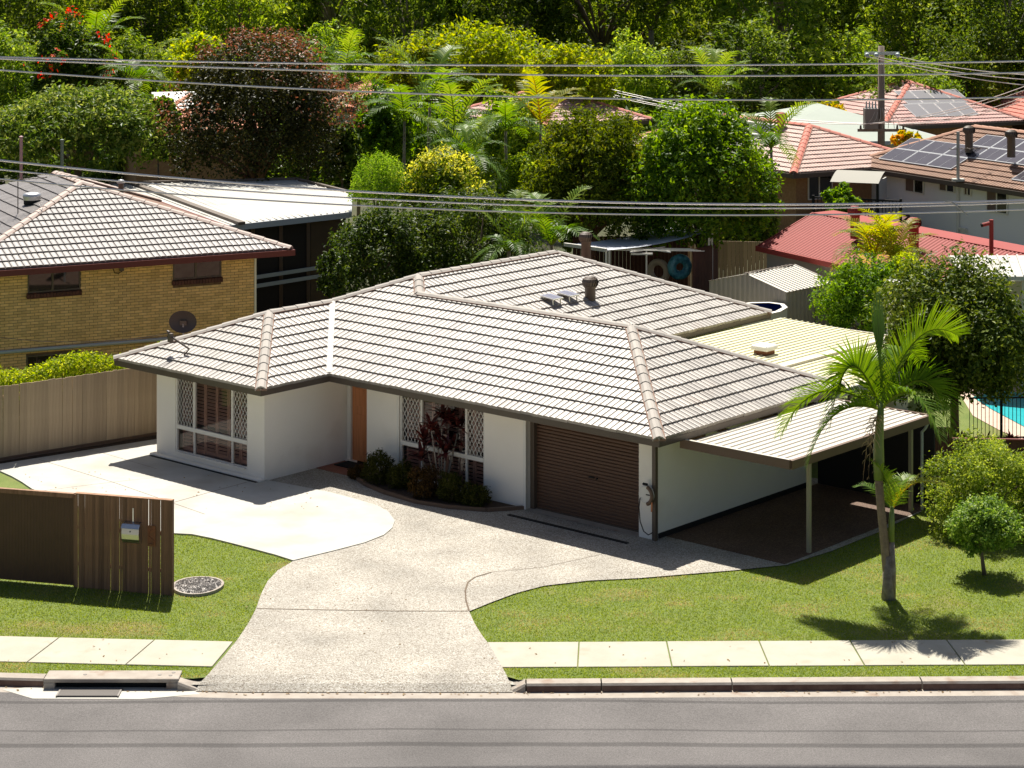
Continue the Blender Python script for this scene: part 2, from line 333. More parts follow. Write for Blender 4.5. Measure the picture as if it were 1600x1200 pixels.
# ------------------------------------------------------------------ ground, road, kerb, footpath, driveway
def off(x): return max(0, -4.8 - x) * 0.072 + max(0, x) * 0.016
XS = [-40, -26, -20, -16, -13, -11, -9, -7, -5.6, -4.8, -2, 0, 3, 6, 9, 12, 16, 20, 26, 40]
def strip(name, y0, y1, z0, z1, mat, x0=-40, x1=40, parent=None):
    xs = [x0] + [x for x in XS if x0 < x < x1] + [x1]
    b = MB(); b.keep = True
    vs = []
    for x in xs: vs += [(x, y0 + off(x), z0), (x, y1 + off(x), z1)]
    b.add(vs, [(2*i, 2*i+2, 2*i+3, 2*i+1) for i in range(len(xs)-1)])
    return b.build(name, mat, parent)
g = MB(); g.keep = True
g.add([(-700, -60, -0.4), (700, -60, -0.4), (700, 43.0, -0.4), (-700, 43.0, -0.4), (-700, 43.02, -0.02), (700, 43.02, -0.02), (700, 900, -0.02), (-700, 900, -0.02)],
      [(0,1,2,3), (3,2,5,4), (4,5,6,7)])
tag(g.build('ground', m_ground), kind='structure')
KY = 38.0                                              # kerb face
road = strip('road', 20, KY - 0.28, -0.18, -0.148, m_asph); tag(road, kind='structure')
gut = strip('gutter_channel', KY - 0.30, KY + 0.02, -0.15, -0.135, m_kerb); tag(gut, kind='structure')
lawn = sheet('lawn', [(-40, 38.26 + off(-40)), (-5.75, 38.31), (-5.35, 38.42), (-5.1, 39.5), (-0.5, 39.5), (-0.2, 38.5), (0.12, 38.24), (40, 38.3 + off(40)), (40, 64), (-40, 64)], 0.0, m_lawn); tag(lawn, kind='structure')
# kerb in separate cast lengths
kerb = MB(); kerb_o = None
def kerb_piece(x0, x1, parent, drop0=0.0, drop1=0.0):
    b = MB(); g_ = 0.012
    def prof(x, d):
        o = off(x)
        return [(x, KY + o - 0.015, -0.16), (x, KY + o, -0.03 - d), (x, KY + o + 0.03, 0.006 - d), (x, KY + o + 0.26, 0.012 - d * 0.6), (x, KY + o + 0.26, -0.3)]
    p = prof(x0 + g_, drop0) + prof(x1 - g_, drop1)
    b.add(p, [(i, i+1, i+6, i+5) for i in range(4)] + [(4, 0, 5, 9), (0, 4, 3, 2, 1), (5, 6, 7, 8, 9)])
    o = b.build('kerb_block', m_kerb, parent)
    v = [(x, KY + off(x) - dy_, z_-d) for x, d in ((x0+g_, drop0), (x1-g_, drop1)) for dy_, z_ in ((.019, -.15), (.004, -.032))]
    if min(drop0, drop1) == 0 and max(drop0, drop1) == 0: MB().add(v, [(0, 2, 3, 1)]).build('kerb_face', m_kface, o)  # thin sheet that carries the face's painted shade and grime
    return o
kroot = MB().add([(-40, KY+0.03+off(-40), -0.2), (40, KY+0.03+off(40), -0.2), (40, KY+0.2+off(40), -0.2), (-40, KY+0.2+off(-40), -0.2)], [(0,1,2,3)]).build('kerb', m_kerb)
tag(kroot, kind='structure')
xk = [-19, -16.8, -14.5, -12.6, -10.6, -8.42]
for a_, b_ in zip(xk[:-1], xk[1:]): kerb_piece(a_, b_, kroot)
xk = [0.25, 1.6, 3.94, 7.35, 10.8, 14.2, 17, 20]
kerb_piece(-0.02, 0.25, kroot, 0.12, 0.0)
for a_, b_ in zip(xk[:-1], xk[1:]): kerb_piece(a_, b_, kroot)
kerb_piece(-6.0, -5.62, kroot, 0.0, 0.12)
# footpath slabs
FP0, FP1 = 38.85, 40.22
fp = MB().add([(-40, FP0+off(-40), -0.01), (40, FP0+off(40), -0.01), (40, FP1+off(40), -0.01), (-40, FP1+off(-40), -0.01)], [(0,1,2,3)]).build('footpath', m_joint)
fp.location.z = 0.0; tag(fp, kind='structure')
def slab(x0, x1, s0=0.0, s1=0.0, z=0.02):
    b = MB(); j = 0.012
    pts = [(x0+j+s0, FP0+off(x0)), (x1-j+s1, FP0+off(x1)), (x1-j, FP1+off(x1)), (x0+j, FP1+off(x0))]
    b.prism(pts, -0.06, z); b.build('slab', m_path, fp, bevel=0.006)
e = [sv(1600, 1003).x + 2.9, *[sv(p, 1006).x for p in (1482, 1330, 1187, 1042, 905)]]
xs_r = sorted(e + [sv(1600, 1003).x + 1.2, sv(765, 1008).x] + [14.3, 16.0, 17.7, 19.4])
sk = {0: 0.18}
sh_ = [0.27, -0.07, 0.0, 0.03, 0.05, 0.06, 0.08, 0.1, 0.1, 0.1, 0.1, 0.1, 0.1]
for i in range(len(xs_r)-1): slab(xs_r[i] - (0.05 if i == 0 else 0), xs_r[i+1], sh_[i], sh_[i+1], 0.02 + random.uniform(0, 0.006))
xs_l = [-16.8, -15, -13.2] + [sv(p, 998).x for p in (-80, 92, 243, 367)]
for i in range(6): slab(xs_l[i], xs_l[i+1], -0.3, -0.3 if i < 5 else -0.2, 0.02 + random.uniform(0, 0.006))
# driveway (exposed aggregate) and concrete pad
def P2(l, z=0): return [(lambda q: (q.x, q.y))(sv(a, b, z)) for a, b in l]
def smooth_closed(pts, it=1):
    for _ in range(it):
        r = []
        for i in range(len(pts)):
            p, q = pts[i], pts[(i+1) % len(pts)]
            r += [(p[0]*.75+q[0]*.25, p[1]*.75+q[1]*.25), (p[0]*.25+q[0]*.75, p[1]*.25+q[1]*.75)]
        pts = r
    return pts
drv_px = [(324, 1057), (336, 1043), (352, 1025), (372, 1000), (388, 976), (400, 953), (408, 930), (418, 910), (434, 893), (458, 878),
          (440, 800), (416, 740), (560, 690), (830, 780), (1000, 780), (1250, 745), (1446, 772), (1440, 800), (1372, 833), (1300, 862), (1230, 884), (1145, 893), (1060, 900),
          (1000, 905), (920, 909), (850, 917), (805, 929), (770, 942), (733, 957), (741, 975), (752, 993), (765, 1010), (780, 1036), (790, 1054)]
drv = P2(drv_px)
b = MB(); b.keep = True; b.face([(p[0], p[1], 0.026 if p[1] < 45 else 0.02) for p in drv])
d0 = sv(324, 1057); d1 = sv(790, 1054)
n = 12
vs = []
for i in range(n+1):
    t = i/n; x = d0.x*(1-t)+d1.x*t; yb = d0.y*(1-t)+d1.y*t
    fl = (1-t)*-0.42 + t*0.18 if 0 else 0
    xb = -5.66*(1-t) + 0.02*t
    vs += [(x, yb, 0.026), (xb*0.6+x*0.4, KY+off(xb)+0.16, -0.035), (xb, KY+off(xb)-0.03, -0.125)]
b.add(vs, [(3*i+k+1, 3*i+k+4, 3*i+k+3, 3*i+k) for i in range(n) for k in range(2)])
drive = b.build('driveway', m_aggr); tag(drive, kind='structure')
for pl in drive.data.polygons:
    if pl.normal.z < 0: pl.flip()
def joint(px, w=0.02, z=0.03, parent=None, name='joint'):
    b = MB(); b.keep = True
    pts = [sv(a, c) for a, c in px]; vs = []
    for i, p in enumerate(pts):
        d = (pts[min(i+1, len(pts)-1)] - pts[max(i-1, 0)]).normalized(); nrm = Vector((-d.y, d.x, 0))
        vs += [(p.x+nrm.x*w/2, p.y+nrm.y*w/2, z), (p.x-nrm.x*w/2, p.y-nrm.y*w/2, z)]
    b.add(vs, [(2*i+1, 2*i+3, 2*i+2, 2*i) for i in range(len(pts)-1)])
    return b.build(name, m_joint, parent)
for vx0, vx1 in ((-5.98, -5.2), (-.35, .25)): tag(sheet('driveway_wing', [(vx0, 38.15), (vx1, 38.15), (vx1, 38.75), (vx0, 38.75)], -.055, m_aggr), kind='structure')
joint([(401, 953), (500, 955), (620, 957), (731, 957)], 0.03, 0.031, drive)
joint([(733, 957), (728, 940), (727, 925), (731, 912), (742, 904), (768, 896)], 0.035, 0.031, drive)
joint([(768, 896), (850, 888), (940, 868)], 0.012, 0.031, drive)
pad_px = [(-30, 733), (0, 727), (245, 688), (330, 680), (405, 720), (416, 752), (515, 771), (560, 783), (590, 792), (607, 802), (617, 816), (613, 827), (600, 838), (570, 850), (520, 863), (458, 878), (430, 869), (400, 861), (362, 851), (330, 843), (300, 837), (262, 835), (140, 800), (50, 766), (34, 755), (18, 746), (0, 738)]
pad = P2(pad_px)
b = MB(); b.prism(pad, -0.05, 0.038)
padO = b.build('concrete_pad', m_conc); tag(padO, kind='structure')
joint([(245, 795), (330, 771), (400, 752)], 0.02, 0.041, padO)
joint([(60, 720), (180, 757), (320, 806)], 0.015, 0.041, padO)
joint([(150, 707), (245, 735)], 0.012, 0.041, padO)
# strip of soil along the paling fence, timber edging
b = MB(); b.prism(P2([(-40, 732), (0, 725), (245, 688), (245, 682), (0, 719), (-40, 726)]), -0.03, 0.045)
tag(b.build('fence_garden_strip', m_mulch), kind='structure')
# gravel oval with concrete edging
c0 = sv(309, 919); ov = []
for i in range(20):
    t = 2*math.pi*i/20; ov.append((c0.x + 0.5*math.cos(t)*(1 + .12*math.sin(t)), c0.y + 0.58*math.sin(t)))
ge = empty('gravel_bed', (0, 0, 0), 0, 'grey gravel bed with a concrete edge in the lawn beside the slat fence', 'gravel bed')
b = MB(); b.keep = True; b.face([(x, y, 0.05) for x, y in ov]); gv = b.build('gravel', m_gravel, ge); tag(gv, kind='stuff')
for i in range(20):
    p, q = ov[i], ov[(i+1) % 20]
    MB().bar((p[0], p[1], 0.03), (q[0], q[1], 0.03), 0.05, 0.07).build('edging', m_kerb, ge)
sc = []
for i in range(420):
    t = random.random()*2*math.pi; r = math.sqrt(random.random())*0.93
    sc.append((c0.x + .5*r*math.cos(t), c0.y + .58*r*math.sin(t), 0.052 + random.random()*.015))
bb = MB()
for s_ in sc:
    rr = random.uniform(.012, .028); x, y, z = s_
    bb.add([(x-rr, y, z), (x, y-rr, z), (x+rr, y, z), (x, y+rr, z), (x, y, z+rr), (x, y, z-rr)], [(0,1,4),(1,2,4),(2,3,4),(3,0,4)])
tag(bb.build('pebbles', m_gravel, ge), kind='stuff')
# storm-water pit: concrete lintel, slot, grate, apron
pr = empty('stormwater_pit', (0, 0, 0), 0, 'concrete storm drain pit with kerb slot and steel grate left of the driveway', 'storm drain')
x0, x1 = -8.4, -5.98
b = MB(); y_ = KY + off(-7.2)
b.box(x0, x1, y_ - 0.03, y_ + 0.42, -0.02, 0.05); b.box(x0, x0+0.2, y_ - 0.03, y_ + 0.4, -0.2, -0.02); b.box(x1-0.22, x1, y_ - 0.03, y_ + 0.4, -0.2, -0.02)
b.build('lintel', m_kerb, pr, bevel=0.01)
MB().box(x0+0.2, x1-0.22, y_ + 0.1, y_ + 0.4, -0.2, -0.03).build('slot', m_black, pr)
ap = MB(); ap.keep = True
ap.add([(x0-0.75, y_-0.02, -0.142), (x0-0.1, y_-0.47, -0.143), (x1-0.6, y_-0.5, -0.143), (x1+0.45, y_-0.24, -0.142), (x1+0.3, y_+0.05, -0.13), (x0-0.2, y_+0.08, -0.13)], [(0,1,2,3,4,5)])
ap.build('apron', m_conc, pr)
gr_ = MB(); gx0, gx1 = -8.1, -6.98
for i in range(9):
    yy = y_ - 0.40 + i*0.042
    gr_.box(gx0+0.02, gx1-0.02, yy, yy+0.022, -0.135, -0.112)
gr_.box(gx0, gx0+0.03, y_-0.42, y_-0.01, -0.135, -0.11); gr_.box(gx1-0.03, gx1, y_-0.42, y_-0.01, -0.135, -0.11)
gr_.build('grate', m_grey, pr)
MB().box(gx0, gx1, y_-0.42, y_-0.01, -0.139, -0.136).build('grate_void', m_black, pr)
for xx, yy in ((-7.7, .2), (-6.35, .18), (-6.12, .3), (-6.15, .15)):
    MB().cyl((xx, y_+yy, 0.049), (xx, y_+yy, 0.056), 0.035, n=10).build('lifting_eye', m_grey, pr)

# ------------------------------------------------------------------ roof builder
def tile_geo(w, g, nx=12, roll=0.030, th=0.036):
    q = w/2; k = 0.13 if nx > 6 else 0.2
    fx = np.array([0.0, 0.03, k, 0.35, 0.75, 0.96]) if nx > 6 else np.array([0.0, k, 0.9])
    fh = np.array([-0.35, -0.35, 0.75, 1.0, 0.92, 0.75]) if nx > 6 else np.array([-0.3, 1.0, 0.9])
    xs = np.concatenate([fx*q, q+fx*q, [w]]); h = roll*np.concatenate([fh, fh, [-0.35]]); nx = len(xs)-1
    up = np.stack([xs, np.full_like(xs, g+0.03), h*0.9+0.004], 1)
    lo = np.stack([xs, np.zeros_like(xs), h+th], 1)
    li = np.stack([xs, np.full_like(xs, 0.004), np.full_like(xs, -0.02)], 1)
    co = np.concatenate([up, lo, li]); n = nx+1
    fs = [(n+i, n+i+1, i+1, i) for i in range(nx)] + [(2*n+i, 2*n+i+1, n+i+1, n+i) for i in range(nx)]
    return co, np.array(fs)
def inside(poly, p, eps=1e-4):
    n = len(poly)
    for i in range(n):
        a, c = poly[i], poly[(i+1) % n]
        if (c[0]-a[0])*(p[1]-a[1]) - (c[1]-a[1])*(p[0]-a[0]) < -eps: return False
    return True
def tiled(roof, faces, zg, tp, w, g, mat, nsel=0, camloc=None, nx=12, roll=0.033, th=0.040):
    cp = 1/math.sqrt(1+tp*tp); sp = tp*cp
    co, fs = tile_geo(w, g, nx, roll, th); whole = []; jco = []; jfs = []; nv = 0
    for O, T, N, poly in faces:
        A = sum(poly[i][0]*poly[(i+1) % len(poly)][1] - poly[(i+1) % len(poly)][0]*poly[i][1] for i in range(len(poly)))
        if A < 0: poly = poly[::-1]
        ts = [(p[0]-O[0])*T[0]+(p[1]-O[1])*T[1] for p in poly]; ss = [((p[0]-O[0])*N[0]+(p[1]-O[1])*N[1])/cp for p in poly]
        t0, t1, s0, s1 = min(ts), max(ts), min(ss), max(ss)
        Mx = np.array([[T[0], N[0]*cp, -N[0]*sp], [T[1], N[1]*cp, -N[1]*sp], [0, sp, cp]])
        part = []
        for i in range(int(math.floor(s0/g+1e-6)), int(math.ceil(s1/g))):
            for k in range(int(math.floor(t0/w))-1, int(math.ceil(t1/w))+1):
                org = np.array([O[0]+T[0]*k*w+N[0]*i*g*cp, O[1]+T[1]*k*w+N[1]*i*g*cp, zg+i*g*sp])
                cs = [(O[0]+T[0]*(k+a)*w+N[0]*(i+c)*g*cp, O[1]+T[1]*(k+a)*w+N[1]*(i+c)*g*cp) for a, c in ((0,0),(1,0),(1,1),(0,1))]
                ins = [inside(poly, c, 0.03) for c in cs]
                if all(ins): whole.append((org, Mx))
                elif any(ins) or inside(poly, (sum(c[0] for c in cs)/4, sum(c[1] for c in cs)/4)) : part.append(org)
        if part:
            bm = bmesh.new()
            for org in part:
                vv = [bm.verts.new(org + Mx @ c) for c in co]
                for f in fs: bm.faces.new([vv[j] for j in f])
            n = len(poly)
            for i in range(n):
                a, c = poly[i], poly[(i+1) % n]; nr = Vector((c[1]-a[1], -(c[0]-a[0]), 0))
                if abs(nr.normalized().x*N[0] + nr.normalized().y*N[1] + 1) < 0.01 : continue     # keep the eave edge
                bmesh.ops.bisect_plane(bm, geom=bm.verts[:]+bm.edges[:]+bm.faces[:], plane_co=(a[0], a[1], 0), plane_no=nr, clear_outer=True)
            bmesh.ops.triangulate(bm, faces=bm.faces[:])
            bm.verts.index_update()
            if bm.verts:
                c_ = np.array([v.co[:] for v in bm.verts]); f_ = np.array([[v.index for v in f.verts] for f in bm.faces])
                if len(f_): jco.append(c_); jfs.append(f_+nv); nv += len(c_)
            bm.free()
    if nsel:
        whole.sort(key=lambda q: (q[0][0]-camloc[0])**2 + (q[0][1]-camloc[1])**2)
        me = npmesh('roof_tile', co, fs, 4, mat)
        for org, Mx in whole[:nsel]:
            o = obj('roof_tile', me, roof)
            m4 = Matrix(Mx.tolist()).to_4x4(); m4.translation = org
            m4 = m4 @ Matrix.Translation((random.uniform(-.004, .004), random.uniform(-.006, .006), random.uniform(0, .004))) @ Matrix.Rotation(random.uniform(-.008, .008), 4, 'Z')
            o.matrix_basis = m4
    tri = np.concatenate([fs[:, [0,1,2]], fs[:, [0,2,3]]])
    for org, Mx in whole[nsel:]:
        jit = np.array([random.uniform(-.004, .004), random.uniform(-.006, .006), random.uniform(0, .004)])
        jco.append(org + (co + jit) @ Mx.T); jfs.append(tri+nv); nv += len(co)
    if jco:
        o = obj('roof_tiles', npmesh('roof_tiles', np.concatenate(jco), np.concatenate(jfs), 3, mat), roof); tag(o, kind='stuff')
def caps(roof, lines, mat, l=0.42, w=0.15, h=0.08, joined=False):
    sec = [(-w, -0.035), (-w*.92, 0.0), (-w*.45, h*.72), (0, h), (w*.45, h*.72), (w*.92, 0), (w, -0.035)]
    def geo():
        b = MB(); m = len(sec)
        vs = [(0, x, z) for x, z in sec] + [(l+0.05, x*.92, z*.92-0.012) for x, z in sec] + [(0, x*.9, z*.9-0.03) for x, z in sec]
        b.add(vs, [(i, i+1, m+i+1, m+i) for i in range(m-1)] + [(i+1, i, 2*m+i, 2*m+i+1) for i in range(m-1)]); return b
    me = geo().mesh('ridge_cap', mat); jb = MB(); mb = MB()
    for p, q in lines:                       # p low end, q high end
        p, q = Vector(p), Vector(q); d = q-p; L_ = d.length; n = max(1, round(L_/l)); dn = d/L_
        side = Vector((0,0,1)).cross(dn).normalized(); up = dn.cross(side)
        R = Matrix((dn, side, up)).transposed().to_4x4()
        mb.ob(p - side*(w*.98) - up*0.05, d, side*(w*1.96), up*0.055)
        for i in range(n):
            m4 = Matrix.Translation(p + d*(i/n)) @ R @ Matrix.Diagonal((L_/n/l, 1, 1, 1)) @ Matrix.Rotation(random.uniform(-.012, .012), 4, 'Z')
            if joined: jb.add([m4 @ Vector(v.co) for v in me.vertices], [tuple(f.vertices) for f in me.polygons])
            else:
                o = obj('ridge_cap', me, roof); o.matrix_basis = m4
    mb.build('bedding_mortar', m_under, roof)
    if joined: tag(jb.build('ridge_caps', mat, roof), kind='stuff')
def whirly(name, loc, label, mat, s=1.0, group=None):
    e_ = empty(name, loc, 0, label, 'roof vent', group)
    MB().lathe((0,0,-0.2), [(0.13*s, -.25), (0.13*s, 0.42*s), (0.16*s, 0.44*s), (0.16*s, 0.47*s)], 16).build('base', mat, e_, True)
    b = MB(); nf = 18
    prof = [(0.14, .27), (.19, .32), (.205, .40), (.18, .47), (.11, .52), (.02, .535)]
    for i in range(nf):
        t = 2*math.pi*i/nf; vs = []
        for r, z in prof:
            tw = t + (z-.27)*1.2
            vs += [(r*s*math.cos(tw), r*s*math.sin(tw), z*s), (r*s*.9*math.cos(tw+.33), r*s*.9*math.sin(tw+.33), z*s)]
        b.add(vs, [(2*k, 2*k+1, 2*k+3, 2*k+2) for k in range(len(prof)-1)])
    b.build('turbine', mat, e_)
    MB().lathe((0,0,0), [(.12*s, .25*s), (.165*s, .33*s), (.17*s, .42*s), (.1*s, .5*s), (0.0, .51*s)], 14).build('drum', m_black, e_, True)
    return e_

# ------------------------------------------------------------------ the main house
YAW = 0.7226
HF = Frame(-8.7826, 56.7263, -YAW)
ZG, W_, LB, WT, J_, K_, LV, TP = 2.406, 5.641, 2.275, 15.968, 3.685, 4.445, 14.567, 0.4061
house = empty('house', HF.o, -YAW, 'low white rendered house with pale tiled hip roof and brown gutters', 'house')
def zat(d): return ZG + d*TP
camloc = ((Vector((0,0,0))-HF.o).dot(HF.ex), (Vector((0,0,0))-HF.o).dot(HF.ey))
eave = [(0,-LB),(W_,-LB),(W_,0),(WT,0),(WT,2*J_),(2*K_,2*J_),(2*K_,LV),(0,LV)]
b = MB()
pl = {'A':(0,-LB,ZG),'B':(W_,-LB,ZG),'C':(W_,0,ZG),'D':(WT,0,ZG),'E':(WT,2*J_,ZG),'V':(2*K_,2*J_,ZG),'Q':(2*K_,LV,ZG),'R':(0,LV,ZG),
      'P1':(WT-J_,J_,zat(J_)),'P2':(2*K_-J_,J_,zat(J_)),'P3':(K_,K_,zat(K_)),'P4':(K_,LV-K_,zat(K_)),'P5':(W_/2,-LB+W_/2,zat(W_/2)),'P6':(W_/2,W_/2,zat(W_/2))}
for f_ in ('A B P5','B C P6 P5','C D P1 P2 P3 P6','A P5 P6 P3 P4 R','D E P1','E V P2 P1','V Q P4 P3 P2','Q R P4'):
    b.face([pl[k] for k in f_.split()])
roof = b.build('roof', m_under, house)
X, Y = (1,0), (0,1); NX = (-1,0)
j = J_
faces = [((0,-LB), X, Y, [(0,-LB),(W_,-LB),(W_/2,-LB+W_/2)]),
         ((W_,-LB), Y, NX, [(W_,-LB),(W_,0),(W_/2,W_/2),(W_/2,-LB+W_/2)]),
         ((0,0), X, Y, [(W_,0),(WT,0),(WT-j,j),(j,j),(W_/2,W_/2)]),
         ((0,0), X, Y, [(j,j),(2*K_-j,j),(K_,K_)]),
         ((WT,0), Y, NX, [(WT,0),(WT,2*j),(WT-j,j)]),
         ((2*K_,0), Y, NX, [(2*K_,2*j),(2*K_,LV),(K_,LV-K_),(K_,K_),(2*K_-j,j)])]
GA = W_/2*math.sqrt(1+TP*TP)/8
tiled(roof, faces, ZG+0.012, TP, 0.352, GA, m_tile, 300, camloc)
up = Vector((0,0,0.045))
cl = [('A','P5'),('B','P5'),('P5','P6'),('P6','P3'),('P2','P3'),('P2','P1'),('D','P1'),('E','P1'),('P3','P4'),('Q','P4'),('R','P4')]
caps(roof, [(Vector(pl[a])+up, Vector(pl[c])+up) for a, c in cl], m_cap)
b = MB(); b.keep = True                                   # valley flashing
for a, c in (('C','P6'),):
    p, q = Vector(pl[a]), Vector(pl[c]); s_ = Vector((1,1,0)).normalized()*0.075
    b.face([p-s_+Vector((0,0,.105)), p+s_+Vector((0,0,.105)), q+s_+Vector((0,0,.105)), q-s_+Vector((0,0,.105))])
b.build('valley_flashing', M('valley_metal', (.34,.32,.29), (.40,.38,.35), 3, .6), roof)
# gutters: each run a box section with mitred ends
def ring(poly, d):                                        # inward offset of a rectilinear polygon (CCW)
    n = len(poly); r = []
    for i in range(n):
        p, q, s_ = Vector(poly[i-1]), Vector(poly[i]), Vector(poly[(i+1) % n])
        d1 = (q-p).normalized(); d2 = (s_-q).normalized()
        r.append(q + (Vector((-d1.y, d1.x)) + Vector((-d2.y, d2.x)))*d)
    return r
o_, i_ = [Vector(p) for p in eave], ring(eave, 0.12)
for i in range(8):
    k = (i+1) % 8; b = MB()
    p, q, r, s_ = o_[i], o_[k], i_[k], i_[i]
    mid = [(p+s_)/2*1.0, (q+r)/2]
    v = [(p.x,p.y,ZG-.135),(q.x,q.y,ZG-.135),(r.x,r.y,ZG-.135),(s_.x,s_.y,ZG-.135),(p.x,p.y,ZG),(q.x,q.y,ZG),(r.x,r.y,ZG-.02),(s_.x,s_.y,ZG-.02)]
    t = ring(eave, 0.012); v += [(t[i].x,t[i].y,ZG),(t[k].x,t[k].y,ZG),(t[k].x,t[k].y,ZG-.05),(t[i].x,t[i].y,ZG-.05)]
    b.add(v, [(0,3,2,1),(0,1,5,4),(2,3,7,6),(4,5,9,8),(8,9,10,11),(11,10,6,7),(0,4,8,11,7,3),(1,2,6,10,9,5)])
    b.build('gutter', m_gutter, house)
b = MB(); b.keep = True; b.face([(p.x,p.y,ZG-.125) for p in ring(eave, 0.06)]); b.build('soffit', m_soffit, house)
# walls
ZW = ZG-.128; TH = .14
wa, wb, bf, bm_, bp = 0.983, 5.10, -1.675, 0.60, 1.14
sr = 15.37
w = MB()
def wall_a(a0, a1, bb, z0=0, z1=ZW): w.box(a0, a1, bb, bb+TH, z0, z1)      # faces -b
w.box(wa, 1.72, bf, bf+TH, 0, ZW); w.box(4.49, wb, bf, bf+TH, 0, ZW); w.box(1.72, 4.49, bf, bf+TH, 0, 0.2); w.box(1.72, 4.49, bf, bf+TH, 2.16, ZW)
w.box(wb-TH, wb, bf+TH, bp+TH, 0, ZW)
w.box(wb, 5.13, bp, bp+TH, 0, ZW); w.box(5.13, 6.36, bp, bp+TH, 2.12, ZW)
w.box(6.36, 7.5, bm_, bm_+TH, 0, ZW); w.box(6.36, 6.36+TH, bm_+TH, bp+TH, 0, ZW)
w.box(7.5, 10.31, bm_, bm_+TH, 0, .12); w.box(7.5, 10.31, bm_, bm_+TH, 2.16, ZW); w.box(10.31, 11.62, bm_, bm_+TH, 0, ZW)
w.box(11.62, 14.94, bm_, bm_+TH, 2.2, ZW); w.box(14.94, sr, bm_, bm_+TH, 0, ZW)
w.box(sr-TH, sr, bm_+TH, 6.77, 0.14, ZW); w.box(8.3, sr-TH, 6.77-TH, 6.77, 0, ZW); w.box(8.3-TH, 8.3, 6.77, 13.97, 0, ZW)
w.box(wa+TH, 8.3-TH, 13.97-TH, 13.97, 0, ZW); w.box(wa, wa+TH, bf+TH, 13.97, 0, ZW)
w.build('wall', m_wall, house)
MB().box(sr-TH-.01, sr+.012, bm_+TH+.02, 6.77, 0, .138).build('plinth_strip', m_black, house)
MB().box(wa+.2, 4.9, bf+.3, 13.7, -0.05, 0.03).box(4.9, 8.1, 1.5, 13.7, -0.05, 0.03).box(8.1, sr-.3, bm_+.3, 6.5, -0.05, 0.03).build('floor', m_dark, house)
# ledge below the wing window, dark strip drain
MB().box(wa-.05, wb+.02, bf-.2, bf-.002, 0, .085).build('ledge', m_wall, house, bevel=.01)
MB().box(wa+.05, wb-.0, bf-.29, bf-.21, 0.03, .048).build('strip_drain', m_black, house)
MB().box(1.85, 4.4, bf-.06, bf-.003, .2, .235).build('window_sill', m_wall, house)
# front door
d_ = empty('door', (0,0,0)); d_.parent = house
b = MB(); b.box(5.13, 5.26, bp-.03, bp+.1, .06, 2.12); b.box(6.2, 6.36, bp-.03, bp+.1, .06, 2.12); b.box(5.26, 6.2, bp-.03, bp+.1, 2.04, 2.12); b.box(5.13, 6.36, bp-.1, bp+.1, 0.02, .06)
b.build('frame', m_white, d_)
b = MB(); b.box(5.27, 6.2, bp+.02, bp+.06, .06, 2.04)
for z0, z1 in ((.22, 1.25), (1.45, 1.9)):
    for a0, a1 in ((5.38, 5.70), (5.80, 6.1)): b.box(a0, a1, bp+.005, bp+.02, z0, z1)
b.build('panel', m_wood, d_, bevel=.006)
MB().cyl((6.12, bp-.04, 1.05), (6.12, bp+.02, 1.05), .025).build('handle', m_steel, d_)
tag(empty('door_mat', HF.w(5.75, .85, .02), -YAW), 'black rubber mat on the porch before the timber front door', 'door mat')
MB().box(-.5, .5, -.32, .32, 0.012, .03).build('mat', m_black, bpy.data.objects['door_mat'])
b = MB(); b.prism([HF.w(5.1,.05).xy, HF.w(6.7,.05).xy, HF.w(6.7,1.3).xy, HF.w(5.1,1.3).xy], 0, .028)
tag(b.build('porch_tiles', M('porch_red', (0.24,0.09,0.055), (0.3,0.12,0.08), 4, .7)), kind='structure')
